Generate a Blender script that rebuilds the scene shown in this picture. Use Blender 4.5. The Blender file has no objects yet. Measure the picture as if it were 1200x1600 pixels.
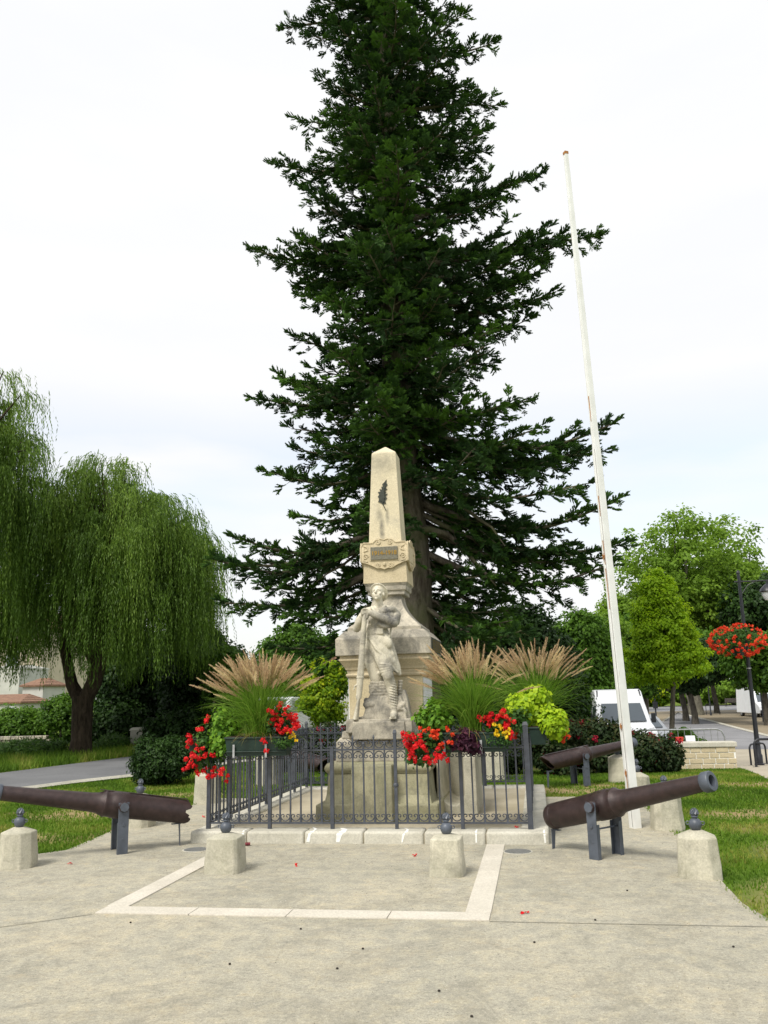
import bpy, bmesh, math, random
import numpy as np
from mathutils import Matrix, Vector

# ------------------------------------------------------------------ camera, world, sun, exposure
SC = bpy.context.scene
COL = SC.collection
F = 1330.0; EYE = 1.6; PITCH = math.atan(284/1330); ROLL = 0.025
YAW = math.atan(230/math.hypot(F, 284))
_f = np.array([-math.sin(YAW)*math.cos(PITCH), math.cos(YAW)*math.cos(PITCH), math.sin(PITCH)])
_r = np.array([math.cos(YAW), math.sin(YAW), 0.0]); _u = np.cross(_r, _f)
CR = _r*math.cos(ROLL) - _u*math.sin(ROLL); CU = _r*math.sin(ROLL) + _u*math.cos(ROLL)
O = np.array([0, 0, EYE])
cd = bpy.data.cameras.new('camera'); cam = bpy.data.objects.new('camera', cd); COL.objects.link(cam)
cd.sensor_fit = 'HORIZONTAL'; cd.sensor_width = 36; cd.lens = F/1200*36
cd.clip_start = 0.05; cd.clip_end = 3000
cam.matrix_world = Matrix(((CR[0], CU[0], -_f[0], 0), (CR[1], CU[1], -_f[1], 0), (CR[2], CU[2], -_f[2], EYE), (0, 0, 0, 1)))
SC.camera = cam
SC.render.resolution_x = 768; SC.render.resolution_y = 1024
SC.view_settings.view_transform = 'Standard'; SC.view_settings.look = 'None'
SC.view_settings.gamma = 1; SC.view_settings.exposure = 0.74
SC.cycles.max_bounces = 5; SC.cycles.diffuse_bounces = 3; SC.cycles.transmission_bounces = 4
SC.cycles.transparent_max_bounces = 6

SUN_EL = math.radians(52); SUN_AZ = math.radians(205)       # azimuth the light comes from, from +Y clockwise
W = bpy.data.worlds.new('World'); SC.world = W; W.use_nodes = True
nt = W.node_tree; nt.nodes.clear()
N = lambda t: nt.nodes.new(t)
L = nt.links.new
out = N('ShaderNodeOutputWorld'); mixs = N('ShaderNodeMixShader')
bsky = N('ShaderNodeBackground'); bcl = N('ShaderNodeBackground')
sky = N('ShaderNodeTexSky'); sky.sky_type = 'NISHITA'; sky.sun_disc = False
sky.sun_elevation = SUN_EL; sky.sun_rotation = SUN_AZ; sky.air_density = 1.2; sky.dust_density = 2.5
L(sky.outputs[0], bsky.inputs[0]); bsky.inputs[1].default_value = 0.15
tc = N('ShaderNodeTexCoord'); sep = N('ShaderNodeSeparateXYZ'); L(tc.outputs['Generated'], sep.inputs[0])
mp = N('ShaderNodeMapping'); mp.inputs['Scale'].default_value = (1.0, 1.0, 4.5); L(tc.outputs['Generated'], mp.inputs[0])
no = N('ShaderNodeTexNoise'); no.inputs['Scale'].default_value = 1.6; no.inputs['Detail'].default_value = 6; no.inputs['Roughness'].default_value = 0.5
L(mp.outputs[0], no.inputs[0])
rp = N('ShaderNodeValToRGB'); rp.color_ramp.elements[0].position = 0.40; rp.color_ramp.elements[1].position = 0.66
rp.color_ramp.elements[0].color = (0.48, 0.48, 0.48, 1); rp.color_ramp.elements[1].color = (1, 1, 1, 1)
L(no.outputs[0], rp.inputs[0])
er = N('ShaderNodeMapRange'); er.inputs['From Min'].default_value = 0.10; er.inputs['From Max'].default_value = 0.34
L(sep.outputs['Z'], er.inputs['Value'])
mx = N('ShaderNodeMath'); mx.operation = 'MAXIMUM'; L(rp.outputs[0], mx.inputs[0]); L(er.outputs[0], mx.inputs[1])
n2 = N('ShaderNodeTexNoise'); n2.inputs['Scale'].default_value = 2.6; n2.inputs['Detail'].default_value = 7; L(mp.outputs[0], n2.inputs[0])
r2 = N('ShaderNodeValToRGB'); r2.color_ramp.elements[0].position = 0.35; r2.color_ramp.elements[1].position = 0.65
r2.color_ramp.elements[0].color = (0.94, 0.95, 0.97, 1); r2.color_ramp.elements[1].color = (0.985, 0.985, 0.99, 1); L(n2.outputs[0], r2.inputs[0]); L(r2.outputs[0], bcl.inputs[0])
bcl.inputs[1].default_value = 0.62
L(mx.outputs[0], mixs.inputs[0]); L(bsky.outputs[0], mixs.inputs[1]); L(bcl.outputs[0], mixs.inputs[2]); L(mixs.outputs[0], out.inputs[0])

sl = bpy.data.lights.new('sun', 'SUN'); sl.energy = 2.2; sl.angle = math.radians(20); sl.color = (1.0, 0.95, 0.86)
so = bpy.data.objects.new('sun', sl); COL.objects.link(so)
sd = Vector((math.sin(SUN_AZ)*math.cos(SUN_EL), math.cos(SUN_AZ)*math.cos(SUN_EL), math.sin(SUN_EL)))
so.rotation_euler = sd.to_track_quat('Z', 'Y').to_euler(); so.location = sd*60

# ------------------------------------------------------------------ points on the ground / at a depth
def smooth(t):
    t = min(1.0, max(0.0, t)); return t*t*(3-2*t)
def zt(x, y):                       # the ground drops about a metre towards the street at the back right
    return -1.0*smooth((y-15.5)/18.0)*smooth((x+8.0)/8.0)
def ray(px, py): return _f + CR*(px-600)/F + CU*(800-py)/F
def P(px, py, Y):
    d = ray(px, py); return O + d*(Y/d[1])
def G(px, py, off=0.0):
    d = ray(px, py); z = 0.0
    for _ in range(60):
        t = (z+off-EYE)/d[2]; p = O + d*t
        zn = zt(p[0], p[1]); z = 0.5*z + 0.5*zn
    return (p[0], p[1], z+off)

# ------------------------------------------------------------------ materials
def new_mat(name):
    m = bpy.data.materials.new(name); m.use_nodes = True; t = m.node_tree
    b = t.nodes['Principled BSDF']; return m, t, b
def rgb(c): return (c[0], c[1], c[2], 1)
def ramp(t, fac, stops):
    r = t.nodes.new('ShaderNodeValToRGB'); e = r.color_ramp.elements
    while len(e) < len(stops): e.new(0.5)
    for i, (p, c) in enumerate(stops): e[i].position = p; e[i].color = rgb(c)
    t.links.new(fac, r.inputs[0]); return r.outputs[0]
def noise(t, co, scale, detail=4, rough=0.55, dist=0.0):
    n = t.nodes.new('ShaderNodeTexNoise'); n.inputs['Scale'].default_value = scale
    n.inputs['Detail'].default_value = detail; n.inputs['Roughness'].default_value = rough; n.inputs['Distortion'].default_value = dist
    t.links.new(co, n.inputs['Vector']); return n.outputs[0]
def mixc(t, fac, a, b, mode='MIX'):
    m = t.nodes.new('ShaderNodeMix'); m.data_type = 'RGBA'; m.blend_type = mode
    for s, v in ((m.inputs[0], fac), (m.inputs[6], a), (m.inputs[7], b)):
        if isinstance(v, (int, float)): s.default_value = v
        elif isinstance(v, tuple): s.default_value = rgb(v)
        else: t.links.new(v, s)
    return m.outputs[2]
def bump(t, b, h, strength, dist=0.01):
    n = t.nodes.new('ShaderNodeBump'); n.inputs['Strength'].default_value = strength; n.inputs['Distance'].default_value = dist
    t.links.new(h, n.inputs['Height']); t.links.new(n.outputs[0], b.inputs['Normal'])
def coords(t, kind='Object', scale=None):
    c = t.nodes.new('ShaderNodeTexCoord')
    if scale is None: return c.outputs[kind]
    m = t.nodes.new('ShaderNodeMapping'); m.inputs['Scale'].default_value = scale
    t.links.new(c.outputs[kind], m.inputs[0]); return m.outputs[0]
def wpos(t, scale=None):
    g = t.nodes.new('ShaderNodeNewGeometry')
    if scale is None: return g.outputs['Position']
    m = t.nodes.new('ShaderNodeMapping'); m.inputs['Scale'].default_value = scale
    t.links.new(g.outputs['Position'], m.inputs[0]); return m.outputs[0]

def plain(name, c, rough=0.5, metal=0.0, var=0.25, scale=8, bstr=0.15, spec=0.4):
    m, t, b = new_mat(name); co = wpos(t)
    n = noise(t, co, scale, 5)
    d = tuple(x*(1-var) for x in c); l = tuple(min(1, x*(1+var)) for x in c)
    t.links.new(ramp(t, n, [(0.3, d), (0.7, l)]), b.inputs['Base Color'])
    b.inputs['Roughness'].default_value = rough; b.inputs['Metallic'].default_value = metal
    b.inputs['Specular IOR Level'].default_value = spec
    bump(t, b, noise(t, co, scale*9, 4), bstr, 0.004); return m

def stone(name, c1, c2, stain=(0.09, 0.09, 0.085), amt=0.5, moss=0.0, streak=True, fine=60, bstr=0.5, thr=0.56):
    """limestone: two mottled tones, black lichen patches, vertical runs"""
    m, t, b = new_mat(name); co = wpos(t)
    base = ramp(t, noise(t, co, 2.3, 6, 0.6), [(0.32, c1), (0.68, c2)])
    grain = ramp(t, noise(t, co, fine, 4, 0.7), [(0.3, (0.78, 0.78, 0.78)), (0.7, (1.1, 1.1, 1.1))])
    base = mixc(t, 1.0, base, grain, 'MULTIPLY')
    s1 = noise(t, co, 3.1, 8, 0.72, 0.6)
    f = ramp(t, s1, [(thr-0.06, (0, 0, 0)), (thr+0.13, (amt, amt, amt))])
    base = mixc(t, f, base, stain)
    if streak:
        s2 = noise(t, wpos(t, (11, 11, 0.9)), 1.0, 5, 0.6)
        f2 = ramp(t, s2, [(0.55, (0, 0, 0)), (0.75, (amt*0.55,)*3)])
        base = mixc(t, f2, base, tuple(x*1.6 for x in stain))
    if moss > 0:
        s3 = noise(t, co, 5.0, 6, 0.7)
        f3 = ramp(t, s3, [(0.45, (0, 0, 0)), (0.7, (moss,)*3)])
        base = mixc(t, f3, base, (0.12, 0.13, 0.05))
    t.links.new(base, b.inputs['Base Color']); b.inputs['Roughness'].default_value = 0.9
    b.inputs['Specular IOR Level'].default_value = 0.2
    bump(t, b, noise(t, co, 38, 8, 0.75), bstr, 0.012); return m

def leafmat(name, dark, mid, light, trans=0.3, rough=0.55, spec=0.25):
    m, t, b = new_mat(name)
    a = t.nodes.new('ShaderNodeAttribute'); a.attribute_name = 'v'
    c = ramp(t, a.outputs['Fac'], [(0.0, dark), (0.5, mid), (1.0, light)])
    t.links.new(c, b.inputs['Base Color']); b.inputs['Roughness'].default_value = rough
    b.inputs['Specular IOR Level'].default_value = spec
    if trans > 0:
        tr = t.nodes.new('ShaderNodeBsdfTranslucent'); t.links.new(c, tr.inputs[0])
        mxs = t.nodes.new('ShaderNodeMixShader'); mxs.inputs[0].default_value = trans
        t.links.new(b.outputs[0], mxs.inputs[1]); t.links.new(tr.outputs[0], mxs.inputs[2])
        t.links.new(mxs.outputs[0], t.nodes['Material Output'].inputs[0])
    return m

M = {}
M['lime'] = stone('pale limestone', (0.52, 0.44, 0.29), (0.63, 0.54, 0.37), amt=0.35, thr=0.60)
M['lime_clean'] = stone('clean limestone', (0.56, 0.475, 0.30), (0.64, 0.555, 0.375), amt=0.22, thr=0.63)
M['lime_dirty'] = stone('weathered limestone', (0.40, 0.37, 0.30), (0.55, 0.50, 0.40), amt=0.75, thr=0.50)
M['lime_moss'] = stone('mossy limestone', (0.30, 0.29, 0.19), (0.43, 0.40, 0.27), amt=0.5, moss=0.35, thr=0.54)
M['lime_shaft'] = stone('pale shaft stone', (0.60, 0.53, 0.37), (0.69, 0.62, 0.455), stain=(0.22, 0.21, 0.18), amt=0.4, thr=0.58)
M['statue'] = stone('statue stone', (0.56, 0.52, 0.41), (0.70, 0.65, 0.52), stain=(0.12, 0.115, 0.11), amt=0.75, thr=0.535, fine=90)
M['bollard'] = stone('bollard stone', (0.44, 0.42, 0.335), (0.60, 0.565, 0.45), stain=(0.10, 0.10, 0.08), amt=0.42, moss=0.22, thr=0.56)
M['kerb'] = stone('kerb stone', (0.47, 0.45, 0.375), (0.60, 0.58, 0.50), stain=(0.22, 0.21, 0.18), amt=0.4, streak=False, thr=0.57)
M['strip'] = stone('stone strip', (0.53, 0.495, 0.42), (0.62, 0.58, 0.50), stain=(0.30, 0.28, 0.24), amt=0.3, streak=False, thr=0.6, bstr=0.2)
def spot(m, spots, col, ns=9):
    t = m.node_tree; b = t.nodes['Principled BSDF']; co = wpos(t); src = b.inputs['Base Color'].links[0].from_socket; acc = None
    n = noise(t, co, ns, 7, 0.75)
    for (c, rad, amt) in spots:
        mp = t.nodes.new('ShaderNodeMapping'); mp.vector_type = 'POINT'; mp.inputs['Location'].default_value = [-c[i]/rad[i] for i in range(3)]; mp.inputs['Scale'].default_value = [1/x for x in rad]
        t.links.new(co, mp.inputs[0]); ln = t.nodes.new('ShaderNodeVectorMath'); ln.operation = 'LENGTH'; t.links.new(mp.outputs[0], ln.inputs[0])
        mr = t.nodes.new('ShaderNodeMapRange'); mr.inputs['From Min'].default_value = 1.15; mr.inputs['From Max'].default_value = 0.3; t.links.new(ln.outputs['Value'], mr.inputs['Value'])
        a = t.nodes.new('ShaderNodeMath'); a.operation = 'MULTIPLY_ADD'; t.links.new(n, a.inputs[0]); a.inputs[1].default_value = 3.2; a.inputs[2].default_value = -0.75
        mu = t.nodes.new('ShaderNodeMath'); mu.operation = 'MULTIPLY'; mu.use_clamp = True; t.links.new(a.outputs[0], mu.inputs[0]); t.links.new(mr.outputs[0], mu.inputs[1])
        m2 = t.nodes.new('ShaderNodeMath'); m2.operation = 'MULTIPLY'; t.links.new(mu.outputs[0], m2.inputs[0]); m2.inputs[1].default_value = amt
        src = mixc(t, m2.outputs[0], src, col)
    t.links.new(src, b.inputs['Base Color'])
spot(M['statue'], [((-1.77, 10.72, 2.56), (.23, .26, .22), 1.0), ((-2.05, 10.7, 2.58), (.10, .2, .10), .6), ((-1.76, 10.7, 1.88), (.06, .2, .16), .6)], (0.10, 0.098, 0.095))
spot(M['lime_shaft'], [((-2.0, 11.63, 3.86), (.045, .2, .20), .95), ((-2.04, 11.63, 4.08), (.05, .2, .10), .6), ((-1.92, 11.63, 4.05), (.03, .2, .14), .6), ((-1.97, 11.7, 4.85), (.25, .3, .20), .45)], (0.15, 0.145, 0.125))
M['marble'] = stone('white marble', (0.66, 0.67, 0.68), (0.78, 0.78, 0.80), stain=(0.4, 0.4, 0.42), amt=0.3, bstr=0.1)
M['iron'] = plain('grey iron paint', (0.055, 0.062, 0.078), 0.42, 0.0, 0.25, 14, 0.25, 0.5)
M['steel_blue'] = plain('blue grey steel paint', (0.075, 0.088, 0.112), 0.45, 0.0, 0.25, 9, 0.3, 0.5)
M['gun'] = plain('oxide brown gun metal', (0.036, 0.021, 0.020), 0.38, 0.2, 0.35, 16, 0.9, 0.5)
M['bore'] = plain('dark bore', (0.012, 0.010, 0.010), 0.9)
M['bronze'] = plain('dark bronze', (0.045, 0.05, 0.04), 0.5, 0.5, 0.3, 30)
M['plaque'] = plain('weathered brass plate', (0.17, 0.16, 0.12), 0.5, 0.4, 0.3, 40)
M['gold'] = plain('gilded letters', (0.34, 0.20, 0.03), 0.45, 0.2, 0.3, 60)
M['black_plaque'] = plain('black plaque', (0.016, 0.017, 0.014), 0.3, 0.0, 0.3, 20)
M['black'] = plain('black paint', (0.018, 0.020, 0.026), 0.4, 0.0, 0.2, 10)
M['rubber'] = plain('rubber', (0.02, 0.02, 0.02), 0.8)
M['planter'] = plain('dark green planter plastic', (0.012, 0.030, 0.022), 0.5, 0.0, 0.3, 6)
M['galv'] = plain('galvanised steel', (0.40, 0.41, 0.42), 0.45, 0.6, 0.2, 20)
M['van_white'] = plain('white van paint', (0.78, 0.80, 0.84), 0.28, 0.0, 0.04, 3, 0.02, 0.5)
M['grey_paint'] = plain('silver car paint', (0.32, 0.34, 0.37), 0.3, 0.3, 0.05, 3, 0.02, 0.5)
M['lamp_glass'] = plain('headlamp glass', (0.55, 0.57, 0.6), 0.1, 0.0, 0.1, 20)
M['cover'] = plain('cast iron cover', (0.20, 0.205, 0.20), 0.6, 0.4, 0.25, 40, 0.6)
M['soil'] = plain('soil', (0.035, 0.022, 0.014), 0.95, 0, 0.3, 30)
M['red_plastic'] = plain('red plastic', (0.65, 0.05, 0.03), 0.5)
M['maroon'] = plain('maroon foil', (0.16, 0.02, 0.03), 0.35, 0, 0.5, 60)
M['grout'] = plain('joint filler', (0.105, 0.10, 0.09), 0.95)
M['groove'] = plain('dark joint', (0.19, 0.18, 0.145), 0.95)
M['mortar'] = plain('white mortar', (0.80, 0.80, 0.76), 0.9, 0, 0.1, 20)
M['crumb'] = plain('dark crumbs', (0.03, 0.025, 0.02), 0.9)
M['wood'] = plain('dark wood slats', (0.07, 0.06, 0.055), 0.7)

def glassmat():
    m, t, b = new_mat('vehicle glass'); b.inputs['Base Color'].default_value = (0.07, 0.09, 0.11, 1)
    b.inputs['Roughness'].default_value = 0.06; b.inputs['Specular IOR Level'].default_value = 0.9; return m
M['glass'] = glassmat()

def polemat():
    m, t, b = new_mat('white flaking pole paint'); co = wpos(t)
    base = ramp(t, noise(t, co, 5, 5), [(0.3, (0.66, 0.67, 0.65)), (0.7, (0.78, 0.79, 0.78))])
    r = noise(t, wpos(t, (22, 22, 2.0)), 1.0, 6, 0.7)
    f = ramp(t, r, [(0.66, (0, 0, 0)), (0.72, (0.9, 0.9, 0.9))])
    base = mixc(t, f, base, (0.33, 0.14, 0.04))
    g = noise(t, co, 9, 7, 0.8); f2 = ramp(t, g, [(0.64, (0, 0, 0)), (0.74, (0.5, 0.5, 0.5))])
    base = mixc(t, f2, base, (0.25, 0.24, 0.21))
    t.links.new(base, b.inputs['Base Color']); b.inputs['Roughness'].default_value = 0.5
    bump(t, b, g, 0.3, 0.004); return m
M['pole'] = polemat()
M['rust'] = plain('rust run', (0.36, 0.16, 0.05), 0.9, 0, 0.5, 40)

def barkmat(name, c1, c2, moss=None, sc=9):
    m, t, b = new_mat(name); n = noise(t, wpos(t, (sc, sc, sc*0.28)), 1.0, 8, 0.72, 0.4)
    c = ramp(t, n, [(0.35, c1), (0.65, c2)])
    if moss:
        f = ramp(t, noise(t, wpos(t), 1.7, 5), [(0.42, (0, 0, 0)), (0.62, (0.7, 0.7, 0.7))]); c = mixc(t, f, c, moss)
    t.links.new(c, b.inputs['Base Color']); b.inputs['Roughness'].default_value = 0.95
    b.inputs['Specular IOR Level'].default_value = 0.1
    bump(t, b, n, 0.9, 0.04); return m
M['bark_fir'] = barkmat('fir bark', (0.05, 0.04, 0.032), (0.19, 0.165, 0.13), (0.11, 0.12, 0.055))
M['bark_willow'] = barkmat('willow bark', (0.022, 0.017, 0.012), (0.085, 0.065, 0.045))
M['bark'] = barkmat('grey bark', (0.045, 0.04, 0.032), (0.15, 0.135, 0.11))
M['bark_plane'] = barkmat('plane bark', (0.07, 0.065, 0.05), (0.20, 0.19, 0.15))

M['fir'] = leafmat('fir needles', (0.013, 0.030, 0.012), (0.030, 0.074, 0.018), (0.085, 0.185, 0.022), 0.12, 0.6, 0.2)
M['willow'] = leafmat('willow leaves', (0.040, 0.085, 0.010), (0.105, 0.195, 0.022), (0.24, 0.36, 0.055), 0.42)
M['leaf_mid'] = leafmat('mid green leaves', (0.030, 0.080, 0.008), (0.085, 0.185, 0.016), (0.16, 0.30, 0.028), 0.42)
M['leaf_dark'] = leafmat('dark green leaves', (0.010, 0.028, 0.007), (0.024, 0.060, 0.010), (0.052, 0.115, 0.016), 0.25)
M['leaf_lime'] = leafmat('lime tree leaves', (0.16, 0.30, 0.010), (0.29, 0.47, 0.014), (0.44, 0.60, 0.02), 0.55)
M['leaf_plane'] = leafmat('plane tree leaves', (0.11, 0.20, 0.02), (0.19, 0.33, 0.03), (0.29, 0.44, 0.05), 0.5)
M['leaf_yellow'] = leafmat('golden leaves', (0.06, 0.17, 0.008), (0.28, 0.43, 0.012), (0.65, 0.62, 0.02), 0.48)
M['leaf_vine'] = leafmat('lime vine leaves', (0.18, 0.32, 0.012), (0.34, 0.52, 0.015), (0.50, 0.64, 0.025), 0.38, 0.5)
M['leaf_fresh'] = leafmat('fresh leaves', (0.05, 0.14, 0.012), (0.12, 0.27, 0.018), (0.24, 0.42, 0.03), 0.35)
M['leaf_ger'] = leafmat('geranium leaves', (0.02, 0.055, 0.010), (0.045, 0.12, 0.02), (0.10, 0.19, 0.03), 0.3)
M['leaf_purple'] = leafmat('purple leaves', (0.022, 0.006, 0.016), (0.055, 0.012, 0.032), (0.11, 0.03, 0.05), 0.3)
M['leaf_rose'] = leafmat('rose leaves', (0.012, 0.026, 0.008), (0.028, 0.055, 0.014), (0.085, 0.060, 0.02), 0.25)
M['petal_red'] = leafmat('red petals', (0.46, 0.004, 0.012), (0.76, 0.010, 0.016), (0.85, 0.05, 0.05), 0.3)
M['petal_orange'] = leafmat('orange red petals', (0.60, 0.03, 0.01), (0.80, 0.06, 0.02), (0.85, 0.14, 0.04), 0.3)
M['petal_rose'] = leafmat('dark rose petals', (0.16, 0.005, 0.012), (0.30, 0.010, 0.02), (0.50, 0.02, 0.08), 0.2)
M['petal_yellow'] = leafmat('yellow petals', (0.75, 0.42, 0.01), (0.85, 0.60, 0.015), (0.90, 0.72, 0.05), 0.3)
M['grassblade'] = leafmat('fountain grass blades', (0.08, 0.19, 0.015), (0.17, 0.33, 0.03), (0.33, 0.45, 0.08), 0.42)
M['dryblade'] = leafmat('dry blades', (0.22, 0.20, 0.05), (0.34, 0.29, 0.08), (0.45, 0.36, 0.14), 0.3)
M['plume'] = leafmat('tan plumes', (0.52, 0.38, 0.22), (0.66, 0.50, 0.33), (0.80, 0.68, 0.42), 0.5, 0.8)
M['turf'] = leafmat('turf blades', (0.060, 0.125, 0.010), (0.120, 0.225, 0.014), (0.30, 0.30, 0.065), 0.3, 0.7)
M['weed'] = leafmat('tall weeds', (0.035, 0.085, 0.012), (0.065, 0.15, 0.02), (0.13, 0.22, 0.04), 0.3)

def pavemat():
    m, t, b = new_mat('sandy concrete'); co = wpos(t)
    c = ramp(t, noise(t, co, 0.55, 6, 0.62, 0.4), [(0.32, (0.335, 0.32, 0.262)), (0.5, (0.385, 0.364, 0.298)), (0.68, (0.420, 0.385, 0.302))])
    c2 = ramp(t, noise(t, co, 7, 8, 0.75), [(0.36, (0.80, 0.81, 0.83)), (0.5, (1, 1, 1)), (0.64, (1.17, 1.13, 1.05))]); c = mixc(t, 1.0, c, c2, 'MULTIPLY')
    st = noise(t, co, 1.3, 9, 0.78, 1.0); f = ramp(t, st, [(0.54, (0, 0, 0)), (0.68, (0.42, 0.42, 0.42))]); c = mixc(t, f, c, (0.235, 0.225, 0.175))
    mo = noise(t, co, 3.1, 8, 0.8, 0.5); f3 = ramp(t, mo, [(0.57, (0, 0, 0)), (0.70, (0.5, 0.5, 0.5))]); c = mixc(t, f3, c, (0.53, 0.42, 0.26))
    sp = ramp(t, noise(t, co, 42, 5, 0.8), [(0.30, (0.55, 0.55, 0.54)), (0.45, (0.97, 0.97, 0.97)), (0.55, (1.03, 1.03, 1.03)), (0.70, (1.4, 1.38, 1.3))]); c = mixc(t, 1.0, c, sp, 'MULTIPLY')
    sp2 = ramp(t, noise(t, co, 130, 3, 0.8), [(0.3, (0.72, 0.72, 0.72)), (0.7, (1.28, 1.28, 1.25))]); c = mixc(t, 1.0, c, sp2, 'MULTIPLY')
    v = t.nodes.new('ShaderNodeTexVoronoi'); v.inputs['Scale'].default_value = 17; t.links.new(co, v.inputs['Vector'])
    big = ramp(t, noise(t, co, 0.9, 9, 0.72, 1.5), [(0.50, (0, 0, 0)), (0.57, (0.30, 0.30, 0.30)), (0.60, (0.05, 0.05, 0.05)), (0.68, (0.22, 0.22, 0.22))]); c = mixc(t, big, c, (0.20, 0.185, 0.145))
    fv = ramp(t, v.outputs['Distance'], [(0.04, (0.55, 0.55, 0.55)), (0.10, (0, 0, 0))]); c = mixc(t, fv, c, (0.15, 0.13, 0.10))
    t.links.new(c, b.inputs['Base Color']); b.inputs['Roughness'].default_value = 0.93; b.inputs['Specular IOR Level'].default_value = 0.15
    bump(t, b, noise(t, co, 70, 8, 0.8), 0.8, 0.008); return m
M['pave'] = pavemat()
def sandmat():
    m, t, b = new_mat('inner sand paving'); co = wpos(t)
    c = ramp(t, noise(t, co, 1.5, 7, 0.65), [(0.32, (0.36, 0.315, 0.22)), (0.68, (0.50, 0.445, 0.33))])
    c2 = ramp(t, noise(t, co, 70, 4, 0.7), [(0.3, (0.8, 0.8, 0.8)), (0.7, (1.15, 1.15, 1.15))]); c = mixc(t, 1.0, c, c2, 'MULTIPLY')
    t.links.new(c, b.inputs['Base Color']); b.inputs['Roughness'].default_value = 0.95
    bump(t, b, noise(t, co, 90, 5), 0.4, 0.005); return m
M['sand'] = sandmat()
def asphalt(name, a, bb):
    m, t, b = new_mat(name); co = wpos(t)
    c = ramp(t, noise(t, co, 0.5, 6, 0.6, 0.8), [(0.32, a), (0.68, bb)])
    c2 = ramp(t, noise(t, co, 60, 3, 0.7), [(0.3, (0.75, 0.75, 0.75)), (0.7, (1.25, 1.25, 1.25))]); c = mixc(t, 1.0, c, c2, 'MULTIPLY')
    t.links.new(c, b.inputs['Base Color']); b.inputs['Roughness'].default_value = 0.9
    bump(t, b, noise(t, co, 80, 5), 0.4, 0.008); return m
M['asphalt'] = asphalt('grey asphalt', (0.115, 0.118, 0.125), (0.165, 0.168, 0.175))
M['asphalt_old'] = asphalt('worn pale asphalt', (0.17, 0.17, 0.18), (0.24, 0.24, 0.25))
M['gravel'] = asphalt('brown stabilised gravel', (0.19, 0.155, 0.10), (0.28, 0.23, 0.155))
M['sidewalk'] = asphalt('beige footway', (0.34, 0.30, 0.23), (0.42, 0.375, 0.29))
BARE = [(2.0, 7.3, .55, .9), (2.5, 9.2, .5, .9), (0.6, 14.6, 1.6, .5), (-1.0, 15.0, 1.9, .8), (1.0, 15.5, .6, .5), (-6.4, 9.9, .7, .6), (-6.6, 12.3, .9, .9), (-5.9, 14.5, .9, .5), (2.6, 12.0, .8, .5), (3.5, 15.5, 1.2, .5)]   # worn patches: x, y, rx, ry
def turfmat():
    m, t, b = new_mat('turf'); co = wpos(t)
    c = ramp(t, noise(t, co, 0.8, 6, 0.65), [(0.30, (0.07, 0.13, 0.016)), (0.50, (0.10, 0.165, 0.02)), (0.60, (0.19, 0.18, 0.06)), (0.72, (0.28, 0.21, 0.11))])
    c2 = ramp(t, noise(t, co, 40, 4, 0.7), [(0.3, (0.7, 0.7, 0.7)), (0.7, (1.2, 1.2, 1.2))]); c = mixc(t, 1.0, c, c2, 'MULTIPLY')
    t.links.new(c, b.inputs['Base Color']); b.inputs['Roughness'].default_value = 1.0; b.inputs['Specular IOR Level'].default_value = 0.05
    bump(t, b, noise(t, co, 30, 6), 0.8, 0.03); spot(m, [((c_[0], c_[1], 0), (c_[2], c_[3], 9), 1.0) for c_ in BARE], (0.34, 0.25, 0.14), 4); return m
M['turf_ground'] = turfmat()
M['plaster'] = plain('cream plaster', (0.56, 0.49, 0.37), 0.9, 0, 0.08, 2)
M['plaster_grey'] = plain('grey white plaster', (0.50, 0.50, 0.46), 0.9, 0, 0.08, 2)
def tilemat():
    m, t, b = new_mat('terracotta tiles'); co = wpos(t)
    w = t.nodes.new('ShaderNodeTexWave'); w.inputs['Scale'].default_value = 2.4; w.inputs['Distortion'].default_value = 1.0
    t.links.new(co, w.inputs['Vector'])
    c = ramp(t, noise(t, co, 5, 5), [(0.3, (0.17, 0.09, 0.06)), (0.7, (0.28, 0.16, 0.10))])
    t.links.new(c, b.inputs['Base Color']); b.inputs['Roughness'].default_value = 0.9
    bump(t, b, w.outputs[0], 0.7, 0.05); return m
M['tiles'] = tilemat()

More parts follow.
